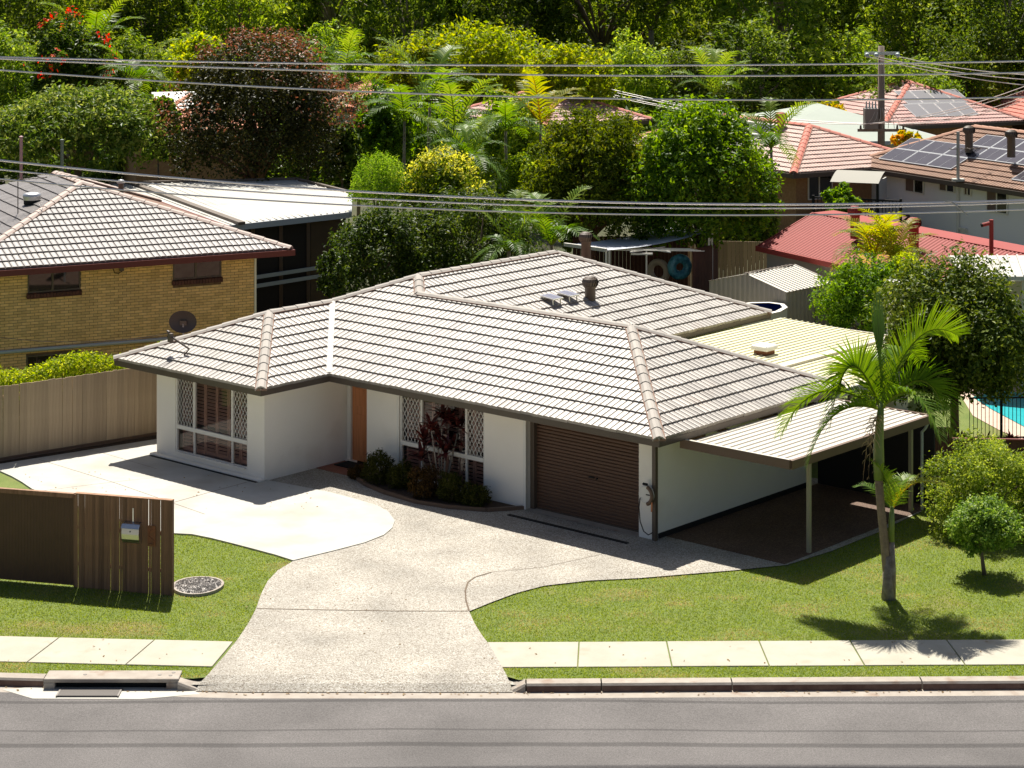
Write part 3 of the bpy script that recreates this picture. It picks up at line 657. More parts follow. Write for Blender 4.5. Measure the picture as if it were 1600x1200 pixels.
# windows
def lattice(b, a0, a1, z0, z1, y, sp=0.115, r=0.0058, sl=1.75):
    W2, H2 = a1-a0, z1-z0
    for sgn in (1, -1):
        c = -H2/sl - sp
        while c < W2 + H2/sl + sp:
            # line a = c + sgn*z/sl (measured from the left for +, mirrored for -)
            pts = []
            za, zb = 0.0, H2
            f = lambda z: c + z/sl
            lo, hi = max(0.0, -c*sl), min(H2, (W2-c)*sl)
            if hi - lo > 0.02:
                p0, p1 = f(lo), f(hi)
                if sgn < 0: p0, p1 = W2-p0, W2-p1
                b.bar((a0+p0, y, z0+lo), (a0+p1, y, z0+hi), r*2, r, up=(0,1,0))
            c += sp
def front_window(a0, a1, z0, z1, bb, m1, m2, zr, grilles=True):
    wd = empty('window', (0,0,0)); wd.parent = house
    y0, y1 = bb+.02, bb+.10; t = .05
    b = MB(); b.box(a0, a0+t, y0, y1, z0, z1); b.box(a1-t, a1, y0, y1, z0, z1); b.box(a0+t, a1-t, y0, y1, z0, z0+t); b.box(a0+t, a1-t, y0, y1, z1-t, z1)
    b.box(a0+t, a1-t, y0-.012, y1, zr-.05, zr+.05)
    for m_ in (m1, m2): b.box(m_-.03, m_+.03, y0, y1, zr+.05, z1-t); b.box(m_-.018, m_+.018, y0, y1, z0+t, zr-.05)
    b.build('frame', m_white, wd)
    cells = [(a0+t, m1-.02), (m1+.02, m2-.02), (m2+.02, a1-t)]
    for a, c in cells:
        for q0, q1 in ((z0+t, zr-.05), (zr+.05, z1-t)):
            p_ = MB(); p_.keep = True; p_.face([(a, bb+.07, q0), (c, bb+.07, q0), (c, bb+.07, q1), (a, bb+.07, q1)]); p_.build('pane', m_glass, wd)
    if grilles:
        for i in (0, 2):
            a, c = cells[i]
            g_ = MB(); lattice(g_, a, c, zr+.05, z1-t, bb+.035); g_.build('security_grille', m_grille, wd)
    n = 6; sw = (a1-a0-2*t)/n
    for i in range(n):                                    # plantation shutters behind the glass
        s0 = a0+t+i*sw; yb = bb+.2; b = MB()
        b.box(s0+.006, s0+.05, yb, yb+.03, z0+.03, z1-.03); b.box(s0+sw-.05, s0+sw-.006, yb, yb+.03, z0+.03, z1-.03)
        for zz in (z0+.03, zr-.06, z1-.1): b.box(s0+.05, s0+sw-.05, yb, yb+.03, zz, zz+(.12 if zz < z0+.1 else .08))
        z = z0+.17
        while z < z1-.14:
            if abs(z-zr+.02) > .09: b.ob((s0+.05, yb-.012, z), (sw-.1, 0, 0), (0, .05, .042), (0, -.006, .008))
            z += .088
        b.build('shutter', m_shut, wd)
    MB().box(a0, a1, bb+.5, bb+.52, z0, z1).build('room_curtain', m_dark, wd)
front_window(1.72, 4.49, .2, 2.16, bf, 2.43, 3.88, .86)
front_window(7.5, 10.31, .12, 2.16, bm_, 8.22, 9.70, .95)
MB().box(7.42, 7.5, bm_-.02, bm_+.1, 0.03, ZW).build('trim', m_white, house)
MB().box(11.54, 11.62, bm_-.02, bm_+.16, 0.03, ZW).build('trim', m_white, house)
# roller door
rd = empty('roller_door', (0,0,0)); rd.parent = house
MB().box(11.62, 11.74, bm_+.14, bm_+.34, 0, 2.2).build('track', m_gutter, rd); MB().box(14.85, 14.94, bm_+.14, bm_+.34, 0, 2.2).build('track', m_gutter, rd)
b = MB(); sl = 0.078
prof = [(0, 0), (-.018, .012), (-.022, .035), (-.018, .056), (0, .066), (0.006, .078)]
vs = []
for a in (11.74, 14.85): vs += [(a, y, z) for y, z in prof]
b.add(vs, [(i, i+1, 7+i-0, 6+i) if False else (i, 6+i, 7+i, i+1) for i in range(5)])
me = b.mesh('slat', m_slat)
for i in range(27):
    o = obj('slat', me, rd); o.location = (0, bm_+.26, .05 + i*sl)
MB().box(11.74, 14.85, bm_+.22, bm_+.30, 0.02, .06).build('bottom_rail', m_gutter, rd)
b = MB(); b.box(13.32, 13.47, bm_+.21, bm_+.24, 1.02, 1.05); b.cyl((13.56, bm_+.2, 1.03), (13.56, bm_+.24, 1.03), .02); b.build('handle', m_black, rd)
tag(sheet('garage_sill', [HF.w(a, c).xy for a, c in ((11.62, bm_-.05), (14.94, bm_-.05), (14.94, bm_+.3), (11.62, bm_+.3))], .034, m_kerb), kind='structure')
b = MB(); p, q = HF.w(11.6, .0), HF.w(15.1, .0); b.bar((p.x, p.y, .03), (q.x, q.y, .03), .1, .02)
tag(b.build('trench_drain', m_black), 'narrow black trench drain across the driveway before the garage door', 'drain')
# corner downpipe, brown post and hose reel
MB().box(sr+.012, sr+.08, bm_-.06, bm_+.03, 0.02, ZW).build('downpipe', m_gutter, house)
MB().box(sr-.03, sr+.01, bm_-.045, bm_-.004, 0.02, ZW).build('corner_trim', m_gutter, house)
for bb_ in (1.75, 4.6):
    b = MB(); b.ob((sr+.002, bb_, ZW-.25), (.5, 0, 0), (0, .08, 0), (0, 0, .2)); b.build('bracket', m_beam, house)
hr = empty('hose_reel', HF.w(15.22, bm_-.1, 1.02), -YAW, 'white wall-mounted hose reel with dark hose on the garage pillar', 'hose reel')
b = MB(); n = 20
b.cyl((0, -.02, 0), (0, .1, 0), .2, n=24); b.build('cover', M('reel_white', (.7,.68,.62), None, rough=.4), hr, bevel=.01)
b = MB(); b.tube([(.2*math.cos(t), -.05, .2*math.sin(t)) for t in np.linspace(-1.2, 1.2, 12)], .045, 6); b.build('rim', m_beam, hr, True)
MB().box(.02, .12, -.035, -.022, .0, .02).build('label_slot', m_black, hr)
b = MB(); b.tube([(-.13, -.05, -.08), (-.15, -.06, -.3), (-.12, -.06, -.6), (-.02, -.06, -.8), (.1, -.05, -.86), (.2, -.04, -.8)], .012, 6); b.build('hose', m_black, hr, True)
MB().cyl((.21, -.06, -.12), (.2, -.06, -.33), .018).build('nozzle', M('copper', (.5,.2,.1), None, rough=.4, metal=.6), hr)
MB().cyl((-.05, -.04, .24), (.06, -.04, .24), .03).build('tap', m_black, hr)
# ------------------------------------------------------------------ things on the roof
whirly('whirlybird_vent', HF.w(6.75, 8.9, zat(2*K_-6.75)+.06), 'dark brown spinning roof vent on the near slope beside two small solar panels', m_dkmetal, 1.15)
whirly('whirlybird_vent', HF.w(4.3, 11.7, zat(4.0)+.05), 'brown roof vent peeking over the back ridge before the awning', m_dkmetal, 1.1)
for i, (a, c, lb) in enumerate(((6.6, 7.45, 'small tilted solar panel on the main roof, farther from the brown roof vent'), (6.6, 8.15, 'small tilted solar panel on the main roof, next to the brown roof vent'))):
    e_ = empty('vent_solar_panel', HF.w(a, c, zat(2*K_-a)+.06), -YAW, lb, 'solar panel')
    MB().ob((-.28, -.2, .16), (.5, 0, -.06), (0, .42, 0), (0, 0, .03)).build('frame', m_alu, e_)
    b = MB(); b.ob((-.25, -.17, .188), (.44, 0, -.053), (0, .17, 0), (0, 0, .004)); b.ob((-.25, .02, .188), (.44, 0, -.053), (0, .17, 0), (0, 0, .004)); b.build('cells', M('cell_grey_%d' % i, (.22,.22,.27), None, rough=.2), e_)
    for x, y in ((-.2, -.15), (.15, -.15), (-.2, .17), (.15, .17)): MB().bar((x, y, -.08), (x, y, .15), .025).build('leg', m_alu, e_)
sdish = empty('satellite_dish', HF.w(.15, -.1, ZG+.05), 0, 'dark oval satellite dish on a short mast at the left eave', 'satellite dish')
MB().tube([(0,0,-.1), (0,0,.5), (0,-.05,.62)], .022, 8).build('mast', m_pvc, sdish)
b = MB(); vs = [(0, .0, 0)]
for k in range(1, 6):
    r = k/5; vs += [(r*.37*math.cos(t), -.10*(1-r*r) * -1 - .10, r*.30*math.sin(t)) for t in np.linspace(0, 2*math.pi, 25)[:-1]]
fs = [(0, 1+i, 1+(i+1) % 24) for i in range(24)] + [(1+k*24+i, 1+(k+1)*24+i, 1+(k+1)*24+(i+1) % 24, 1+k*24+(i+1) % 24) for k in range(4) for i in range(24)]
b.add([(x, y, z+.68) for x, y, z in vs], fs)
di = b.build('reflector', M('dish_grey', (.07,.06,.055), None, rough=.5), sdish, True)
MB().box(-.09, .09, -.06, .0, .58, .7).build('bracket', m_dkmetal, sdish)
MB().tube([(0, .1, .42), (0, .45, .5)], .012, 6).build('feed_arm', m_dkmetal, sdish)
MB().cyl((0, .43, .5), (0, .5, .58), .04).build('feed_horn', m_dkmetal, sdish)
sb = empty('service_bracket', HF.w(2.05, -1.62, zat(.65)+.05), -YAW, 'brown angled power service bracket on the left wing roof', 'bracket')
MB().tube([(.02, -.05, .0), (.16, -.0, .16), (-.42, -.12, .42)], .026, 6).build('arm', m_dkmetal, sb)
MB().box(-.50, -.38, -.17, -.07, .28, .5).build('connector_box', m_dkmetal, sb)
MB().cyl((-.56, -.12, .54), (-.48, -.12, .52), .035).build('insulator', m_dkmetal, sb)
# ------------------------------------------------------------------ carport and patio roofs (ribbed sheets)
def ribbed(a0, a1, b0, b1, za, zb, pitch=.19, hgt=.028, along='b'):   # ribs run along b; z from za(a0) to zb(a1)
    b = MB(); b.keep = True; n = int((a1-a0)/pitch); pitch = (a1-a0)/n
    sec = []
    for i in range(n):
        x = a0+i*pitch
        sec += [(x, 0), (x+pitch*.62, 0), (x+pitch*.70, hgt), (x+pitch*.90, hgt), (x+pitch*.98, 0)]
    sec.append((a1, 0)); vs = []
    for y in (b0, b1):
        vs += [(x, y, za+(zb-za)*(x-a0)/(a1-a0)+h) for x, h in sec]
    m = len(sec); b.add(vs, [(i, i+1, m+i+1, m+i) for i in range(m-1)]); return b
cpt = empty('carport', HF.o, -YAW, 'flat ribbed carport roof with brown fascia attached to the right side of the house', 'carport')
ca0, ca1, cb0, cb1, cz = 16.02, 18.66, 1.0, 6.74, 2.23
ribbed(ca0, ca1, cb0, cb1, cz, cz-.02).build('roof_sheet', m_csheet, cpt)
b = MB(); b.box(ca0-.2, ca1+.05, cb0-.06, cb0, cz-.16, cz+.035); b.build('front_fascia', m_beam, cpt)
MB().box(ca0-.2, ca1+.03, cb0-.055, cb0+.02, cz+.035, cz+.045).build('front_flashing', m_csheet, cpt)
MB().box(ca1, ca1+.09, cb0, cb1+.05, cz-.17, cz+.02).build('side_gutter', m_beam, cpt)
MB().box(ca0-.2, ca1, cb1, cb1+.05, cz-.14, cz+.02).build('rear_fascia', m_beam, cpt)
for bb_ in (2.6, 4.5, 6.2): MB().box(ca0-.6, ca1, bb_, bb_+.06, cz-.12, cz-.02).build('purlin', m_beam, cpt)
MB().box(18.42, 18.52, cb0+.2, cb1, cz-.16, cz-.03).build('beam', m_post, cpt)
for a, c in ((18.47, 2.05), (18.4, 6.4)): MB().box(a-.04, a+.04, c-.04, c+.04, 0, cz-.16).build('post', m_post, cpt)
b = MB(); b.tube([(18.68, 6.72, cz-.15), (18.6, 6.72, cz-.3), (18.52, 6.7, cz-.4), (18.52, 6.7, 0)], .035, 8); b.build('downpipe', m_pvc, cpt)
b = MB(); b.prism([HF.w(a_, c_).xy for a_, c_ in ((15.4, 1.0), (18.55, 1.0), (18.55, 7.1), (15.4, 7.1))], 0, .03); tag(b.build('carport_shade_slab', pebbles('shaded_aggregate', (0.09, 0.05, 0.035), [(0.045, 0.024, 0.015), (0.14, 0.085, 0.055), (0.22, 0.15, 0.10)], 46)), kind='structure')  # added slab in darker aggregate, painting the carport's shade onto the floor
# storage wall at the back of the carport
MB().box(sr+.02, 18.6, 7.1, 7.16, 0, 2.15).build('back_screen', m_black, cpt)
pt = empty('patio_roof', HF.o, -YAW, 'pale yellow ribbed patio roof between the two wings at the back of the house', 'patio roof')
ribbed(2*K_+.12, 12.6, 2*J_-.2, 14.9, 2.26, 2.14).build('roof_sheet', m_ysheet, pt)
ribbed(12.78, 15.2, 2*J_-.3, 14.2, 2.10, 2.04).build('lower_roof_sheet', m_ysheet, pt)
MB().box(12.6, 12.78, 2*J_-.2, 14.7, 2.10, 2.17).build('step_flashing', m_csheet, pt)
MB().box(2*K_+.1, 12.6, 14.9, 14.95, 2.02, 2.2).build('fascia', m_csheet, pt)
MB().box(12.7, 15.2, 14.2, 14.26, 1.95, 2.1).build('fascia', m_csheet, pt)
MB().box(15.2, 15.26, 2*J_-.2, 14.3, 1.9, 2.09).build('fascia', m_csheet, pt)
for a, c in ((15.1, 14.1), (12.6, 14.6), (9.1, 14.7), (15.1, 9)): MB().box(a-.045, a+.045, c-.045, c+.045, 0, 2.03).build('post', m_post, pt)
rv = empty('roof_vent_box', HF.w(11.5, 10.45, 2.2), -YAW, 'white square vent box on the pale yellow patio roof', 'vent box')
MB().box(-.27, .27, -.27, .27, .1, .24).build('cover', M('vent_white', (.8,.79,.76), None, rough=.4), rv, bevel=.03)
MB().box(-.2, .2, -.2, .2, -.06, .1).build('base', m_rust, rv)
# service wire to the house
def wire(name, pts, r, label, group=None, cat='wire', mat=None):
    o = MB().tube(pts, r, 5).build(name, mat or m_wire); tag(o, label, cat, group); return o
bk = HF.w(2.05, -1.62, zat(.65)+.05) + Vector((-.4, .15, .52))
w0 = dp(-60, 517, 52)
wire('service_wire', [w0.lerp(bk, t) + Vector((0, 0, -.25*4*t*(1-t))) for t in np.linspace(0, 1, 12)], .009, 'thin dark service wire crossing the brick wall to the roof bracket', mat=m_gutter)

# ------------------------------------------------------------------ front fence with mailbox
fr = sv(267, 931); fl = sv(118, 918); dvec = (fr-fl); dvec.z = 0; fdir = dvec.normalized(); fn = Vector((fdir.y, -fdir.x, 0))
ff = empty('slat_fence', fl, math.atan2(fdir.y, fdir.x), 'dark stained timber slat fence panel carrying a steel mailbox', 'fence')
L_ = dvec.length; x = 0.0; rr = random.Random(3)
FH = 1.90
while x < L_-.06:
    wdt = rr.choice((.042, .05, .065, .07)); o = MB().box(0, wdt, 0, .02, 0.0, FH+.02).build('slat', m_slatw, ff)
    o.location = (x, rr.uniform(-.004, .004), 0); o.rotation_euler = (0, rr.uniform(-.003, .003), 0); x += wdt + rr.choice((.001, .001, .003, .004, .013))
MB().box(L_-.05, L_+.03, -.01, .09, 0, FH+.02).build('post', m_slatw, ff); MB().box(-.055, .004, .021, .1, 0, FH).build('post', m_slatw, ff)
for zz in (.45, 1.2): MB().box(0, L_-.05, .03, .06, zz, zz+.07).build('rail', m_slatw, ff)
MB().box(-.02, L_+.03, -.012, .1, FH+.021, FH+.04).build('capping', m_slatw, ff)
ff2 = empty('solid_fence', fl, math.atan2(fdir.y, fdir.x), 'brown ribbed sheet fence panel joined to the left of the slat fence', 'fence')
b = MB(); b.keep = True; vs = []; n = 120
for i in range(n+1):
    xx = -4.2 + 4.15*i/n; yy = .03 + (.006 if i % 2 else 0); vs += [(xx, yy, .03), (xx, yy, FH-.07)]
b.add(vs, [(2*i, 2*i+2, 2*i+3, 2*i+1) for i in range(n)]); b.build('sheet', m_brownp, ff2)
MB().box(-4.2, -.045, -.005, .08, FH-.07, FH+.02).build('top_rail', m_slatw, ff2)
for xx in (-4.2, -2.1): MB().box(xx, xx+.07, .04, .12, 0, FH-.08).build('post', m_slatw, ff2)
xm = 1.10
mbx = empty('mailbox', fl + fdir*xm + Vector((0,0,1.02)), math.atan2(fdir.y, fdir.x), 'curved stainless steel mailbox hanging on the slat fence', 'mailbox')
b = MB(); sec = [(-.005, .42), (-.10, .40), (-.145, .33), (-.155, .2), (-.145, .1), (-.11, .03), (-.06, 0.0), (-.005, 0)]
vs = [(0, y, z) for y, z in sec] + [(.38, y, z) for y, z in sec]; m_ = len(sec)
b.add(vs, [(i, i+1, m_+i+1, m_+i) for i in range(m_-1)] + [tuple(range(m_-1,-1,-1)), tuple(range(m_, 2*m_))]); b.build('body', m_steel, mbx)
MB().ob((-.008, -.162, .318), (.396, 0, 0), (0, .055, .075), (0, -.006, .004)).build('flap', m_steel, mbx)
MB().cyl((.19, -.165, .26), (.19, -.15, .26), .012).build('lock', m_black, mbx)
MB().box(.175, .205, -.012, -.003, .42, .70).build('hanger', m_steel, mbx)
npl = empty('number_plate', fl + fdir*1.62 + Vector((0,0,.98)), math.atan2(fdir.y, fdir.x), 'small rusty metal plate beside the mailbox on the slat fence', 'plate')
MB().box(0, .17, -.03, -.018, 0, .42).build('plate', m_rust, npl)
MB().tube([(.03, -.035, .05), (.12, -.035, .05), (.14, -.035, .12), (.03, -.035, .2), (.03, -.035, .3), (.12, -.035, .34)], .012, 5).build('scroll', m_rust, npl)

# ------------------------------------------------------------------ timber paling fence at left
p0 = sv(-70, 734); p1 = sv(250, 681); dv = p1-p0; dn = dv.normalized()
pf = empty('paling_fence', p0, math.atan2(dn.y, dn.x), 'weathered timber paling fence between the concrete pad and the brick house', 'fence')
x = 0; i = 0
for k in range(1):
    pme = [MB().box(0, .1, 0, .018, 0.02, 1.0).mesh('paling', m_paling) for _ in range(3)]
Lf = dv.length + 4.0
while x < Lf:
    wdt = rr.uniform(.085, .115); o = obj('paling', pme[i % 3], pf); o.location = (x, rr.choice((0, 0, -.016)), 0); o.scale = (wdt/.1*1.04, 1, 1.92 + rr.uniform(-.01, .012))
    o.rotation_euler = (rr.uniform(-.004, .004), rr.uniform(-.004, .004), 0); x += wdt; i += 1
for zz in (.3, 1.0, 1.6): MB().box(0, Lf, .03, .07, zz, zz+.08).build('rail', m_paling, pf)
MB().box(0, Lf, -.05, -.012, 0, .12).build('gravel_board', m_beam, pf)
# hose tap pipe lying along the fence
b = MB(); b.tube([p0 + dn*t_ + Vector((dn.y, -dn.x, 0))*(.12+.02*math.sin(t_*5)) + Vector((0,0,.07)) for t_ in np.linspace(0, 4.6, 20)], .02, 5)
tag(b.build('garden_pipe', m_beam), 'brown pipe lying along the foot of the paling fence', 'pipe')

# ------------------------------------------------------------------ neighbour: two-storey tan brick house
NK = sv(455, 390, 4.0)
NA = math.radians(27)
NFr = Frame(NK.x, NK.y, NA)
nb = empty('brick_house', NK.xy.to_3d(), NA, 'two-storey tan brick house with pale tiled roof and maroon fascia at left', 'house')
h_, ntp, nD = 5.0, .344, 13
nz = 4.0; nap = nz + h_*ntp
npl_ = {'a':(-2*h_,0,nz),'b':(0,0,nz),'c':(0,nD,nz),'d':(-2*h_,nD,nz),'p':(-h_,h_,nap),'q':(-h_,nD-h_,nap)}
b = MB()
for f_ in ('a b p','b c q p','c d q','d a p q'): b.face([npl_[k] for k in f_.split()])
nroof = b.build('roof', m_under, nb)
tiled(nroof, [((-2*h_,0), X, Y, [(-2*h_,0),(0,0),(-h_,h_)]), ((-2*h_,nD), (0,-1), X, [(-2*h_,nD),(-2*h_,0),(-h_,h_),(-h_,nD-h_)])], nz+.012, ntp, .36, .40, m_ntile, 0, nx=8)
caps(nroof, [(Vector(npl_[a])+up, Vector(npl_[c])+up) for a, c in (('a','p'),('b','p'),('p','q'),('c','q'))], m_ncap, l=.45)
b = MB(); b.box(-2*h_, .02, -.1, .0, nz-.17, nz); b.box(0.0, .1, -.08, nD, nz-.17, nz); b.build('gutter', m_maroon, nb)
MB().box(-2*h_, -.02, .02, nD, nz-.16, nz-.13).build('soffit', m_soffit, nb)
wx0, wx1, wy = -2*h_+.6, -.95, .6
def nwin(px0, py0, px1, py1):
    a, z1 = NFr.fy(wy, px0, py0); c, z0 = NFr.fy(wy, px1, py1); return a, c, z0, z1
wins = [nwin(43, 423, 126, 452), nwin(270, 407, 346, 432), nwin(41, 556, 124, 592)]
b = MB(); b.box(wx0, wx1, wy+.02, wy+.2, -.02, nz-.16); b.box(wx1-.2, wx1-.01, wy+.2, nD-.8, -.02, nz-.16); b.box(wx0, wx1, nD-.8, nD-.6, 0, nz-.16); b.box(wx0, wx0+.2, wy+.2, nD-.8, 0, nz-.16)
b.build('wall', m_mort, nb)
br = []; brc = []; crs = .082; bl = .245
def brick_at(a, c, z): return [(a, wy, z), (c, wy, z), (c, wy, z+crs-.012), (a, wy, z+crs-.012)]
bv = []; bf_ = []; z = 0.0; row = 0
while z < nz-.2:
    x = wx0 - (bl/2 if row % 2 else 0)
    while x < wx1:
        a, c = max(x, wx0), min(x+bl-.012, wx1)
        segs = [(a, c)]
        for (q0, q1, y0, y1) in wins:
            if z+crs > y0-.16 and z < y1:
                ns = []
                for s0, s1 in segs:
                    if s1 <= q0 or s0 >= q1: ns.append((s0, s1))
                    else:
                        if s0 < q0: ns.append((s0, q0))
                        if s1 > q1: ns.append((q1, s1))
                segs = ns
        for s0, s1 in segs:
            if s1-s0 > .02:
                k = len(bv); yy = wy + random.uniform(0, .006); yb = wy+.02
                z1_ = z+crs-.013
                bv += [(s0,yy,z),(s1,yy,z),(s1,yy,z1_),(s0,yy,z1_),(s0,yb,z),(s1,yb,z),(s1,yb,z1_),(s0,yb,z1_)]
                bf_ += [(k,k+1,k+2,k+3),(k+3,k+2,k+6,k+7),(k,k+4,k+5,k+1),(k,k+3,k+7,k+4),(k+1,k+5,k+6,k+2)]
        x += bl
    z += crs; row += 1
tag(obj('bricks', npmesh('bricks', np.array(bv), np.array(bf_), 4, m_brick), nb), kind='stuff')
for (a, c, z0, z1) in wins:
    wd = empty('window', (0,0,0)); wd.parent = nb
    b = MB(); t = .045
    b.box(a, a+t, wy-.01, wy+.06, z0, z1); b.box(c-t, c, wy-.01, wy+.06, z0, z1); b.box(a+t, c-t, wy-.01, wy+.06, z0, z0+t); b.box(a+t, c-t, wy-.01, wy+.06, z1-t, z1); m_ = a+(c-a)*.47; b.box(m_-.03, m_+.03, wy-.012, wy+.06, z0+t, z1-t)
    b.build('frame', m_gutter if z0 > 2 else m_gutter, wd)
    for s0, s1 in ((a+t, m_-.03), (m_+.03, c-t)): MB().box(s0, s1, wy+.012, wy+.019, z0+t, z1-t).build('pane', m_dglass, wd)
    b = MB(); n = 17
    for i in range(n): 
        s0 = a-.03+(c-a+.06)*i/n; b.ob((s0, wy-.09, z0-.15), ((c-a+.06)/n-.012, 0, 0), (0, .1, .03), (0, -.0, .12))
    b.build('brick_sill', m_sill, wd)
b = MB(); a, z0 = NFr.fy(wy-.06, -40, 554); c, z1 = NFr.fy(wy-.06, 330, 524); b.tube([(a, wy-.06, z0), ((a+c)/2, wy-.06, (z0+z1)/2), (c, wy-.06, z1)], .055, 8)
b.build('drain_pipe', m_pvc, nb, True)
a, z0 = NFr.fy(wy-.02, 190, 418); MB().box(a-.06, a+.06, wy-.06, wy, z0-.1, z0+.12).build('meter_box', m_gutter, nb)
b = MB(); b.tube([(a-.3, wy-.05, z0+.1), (a-.22, wy-.06, z0-.14), (a-.1, wy-.06, z0-.16), (a, wy-.05, z0-.1)], .012, 5); b.build('cable_loop', m_black, nb)
MB().box(wx1, wx1+.06, wy-.03, wy+.05, 0, nz-.2).build('corner_downpipe', m_white, nb)
# things on its roof
pq = NFr.w(-7.3, 2.6, nz+2.1*ntp+.1)
sk_ = empty('skylight', dp(50, 306, 64.9), NA, 'round tilted skylight on the dark left slope of the brick house roof', 'skylight')
MB().lathe((0,0,0), [(.0, .10), (.2, .09), (.27, .05), (.28, 0), (.26, -.12)], 20).build('dome', m_alu, sk_, True); MB().cyl((0,0,-.25), (0,0,-.05), .25, n=20).build('kerb', m_black, sk_)
ta = empty('tv_antenna', dp(28, 345, 64), 0, 'thin dark television antenna on the brick house roof', 'antenna')
b = MB(); b.cyl((0,0,-.5), (0,0,1.35), .015); b.build('mast', m_gutter, ta)
b = MB(); b.bar((-.9, 0, 1.15), (.9, -.1, 1.32), .02)
for t in np.linspace(-.8, .8, 9): b.bar((t, -.28, 1.23+t*.09), (t, .28, 1.23+t*.09), .012)
b.build('array', m_dkmetal, ta)
fl_ = empty('flue_pipe', dp(189, 290, 70), 0, 'short brown flue pipe with a cap behind the brick house ridge', 'flue')
MB().cyl((0,0,-1.0), (0,0,.08), .09, n=12).build('pipe', m_dkmetal, fl_); MB().lathe((0,0,.08), [(.13, 0), (.14, .05), (.08, .11), (.0, .13)], 14).build('cap', m_pvc, fl_, True)
for px, y0, y1, nm, mt, lb in ((33, 213, 262, 'vent_pipe', M('pink_pipe', (.55,.33,.33), None, rough=.5), 'pink vent pipe standing behind the brick house ridge'), (97, 218, 268, 'vent_pipe', M('green_pipe', (.17,.22,.16), None, rough=.6), 'grey-green vent post behind the brick house ridge')):
    e_ = empty(nm, dp(px, y1, 76), 0, lb, 'pipe'); hh = (y1-y0)*76/F
    MB().cyl((0,0,-6.0), (0,0,hh), .055, n=10).build('pipe', mt, e_); MB().lathe((0,0,hh), [(.075, -.06), (.075, .0), (.0, .02)], 10).build('cap', mt, e_)
# cream sheet roof behind it with dark enclosed verandah
vr = empty('verandah', (0,0,0), 0, 'low pitched white metal verandah roof over dark screened walls behind the brick house', 'verandah')
c = [sv(345, 353, 3.7), sv(545, 331, 3.7), sv(547, 302, 3.95), sv(462, 281, 4.05), sv(170, 288, 4.05)]
b = MB(); b.keep = True; b.face(c); o = b.build('roof_sheet', m_wsheet, vr)
b = MB()
for i in range(20):
    t = (i+.5)/20; p = c[0].lerp(c[1], t); q = c[4].lerp(c[3], t) if t < .72 else c[3].lerp(c[2], (t-.72)/.28)
    b.bar(p+Vector((0,0,.015)), q+Vector((0,0,.015)), .05, .03)
b.build('ribs', m_wsheet, vr)
b = MB(); b.bar(c[0]+Vector((0,-.05,-.1)), c[1]+Vector((0,-.05,-.1)), .1, .2); b.bar(c[1]+Vector((.05,0,-.1)), c[2]+Vector((.05,0,-.1)), .1, .2); b.build('gutter', m_pvc, vr)
b = MB(); b.bar(sv(205, 286, 4.08), sv(378, 349, 3.75), .25, .1); b.build('barge', m_dkmetal, vr)
b = MB(); b.bar(c[4]+Vector((0,0,.04)), c[3]+Vector((0,0,.04)), .12, .1); b.bar(c[3]+Vector((0,0,.04)), c[2]+Vector((0,0,.04)), .12, .1); b.build('back_flashing', m_dkmetal, vr)
p, q = c[0]+Vector((.1, .5, 0)), c[1]+Vector((-.15, .5, 0)); p.z = q.z = 0
b = MB(); b.ob(p, q-p, (0,.1,0), (0,0,3.6)); b.build('screen_wall', m_dark, vr)
for t in (.22, .45, .68, .97):
    pp = p.lerp(q, t); MB().box(pp.x-.06, pp.x+.06, pp.y-.1, pp.y-.005, 0, 3.55).build('post', m_beam, vr)
b = MB(); pp = p.lerp(q, .7); b.ob(pp+Vector((0,-.06,0)), (q-pp)*.85, (0,.05,0), (0,0,3.5)); b.build('door_panel', M('verandah_brown', (.07,.04,.022), (.1,.06,.03), 1.5, .6), vr)
b = MB(); b.ob(p+Vector((.3,-.16,1.75)), q-p-Vector((.4,0,0)), (0,.05,0), (0,0,.13)); b.ob(p+Vector((.3,-.16,1.45)), q-p-Vector((.4,0,0)), (0,.05,0), (0,0,.13)); b.build('sill_rail', m_pvc, vr)
#__END_PART2__

# ------------------------------------------------------------------ back yard of the main house
aw = empty('shade_awning', (0,0,0), 0, 'grey-blue fabric shade awning on white posts behind the main roof', 'awning')
AP = [dp(882, 382, 75), dp(948, 391, 73.5), dp(1108, 362, 76), dp(1045, 354, 80)]
b = MB(); b.keep = True; n = 10; vs = []
for i in range(n+1):
    for k in range(n+1):
        t, u_ = i/n, k/n
        p = AP[0].lerp(AP[1], u_).lerp(AP[3].lerp(AP[2], u_), t); p = p + Vector((0,0,-.22*math.sin(math.pi*t)*(.5+.5*math.sin(math.pi*u_)))); vs.append(p)
b.add(vs, [(i*(n+1)+k, (i+1)*(n+1)+k, (i+1)*(n+1)+k+1, i*(n+1)+k+1) for i in range(n) for k in range(n)])
b.build('cloth', m_cloth, aw, True)
MB().bar(AP[0], AP[1], .08, .12).build('edge_rail', m_white, aw); MB().bar(AP[2], AP[3], .08, .1).build('edge_rail', m_white, aw)
for p in (AP[1]+Vector((-.02, .05, 0)), AP[2]+Vector((0, .05, 0)), AP[2]+Vector((.12, .2, 0)), AP[1]+Vector((.1, .2, 0))): MB().box(p.x-.035, p.x+.035, p.y-.035, p.y+.035, 0, p.z-.03).build('post', m_white, aw)
sw_ = empty('screen_wall', (0,0,0), 0, 'dark red-brown timber screen wall under the shade awning', 'wall')
p, q = sv(895, 470, 0), sv(1062, 470, 0); p.y = q.y = 79.5; p.x = (895-800)/F*79.5; q.x = (1075-800)/F*79.5
n = 30
pm = MB().box(0, 1, 0, .03, 0, 2.15).mesh('board', m_brownfence)
for i in range(n):
    o = obj('board', pm, sw_); o.location = (p.x+(q.x-p.x)*i/n, 79.5, 0); o.scale = ((q.x-p.x)/n*.96, 1, 1)
p = dp(1083, 380, 75); q = dp(1122, 377, 76.5)
n = 9
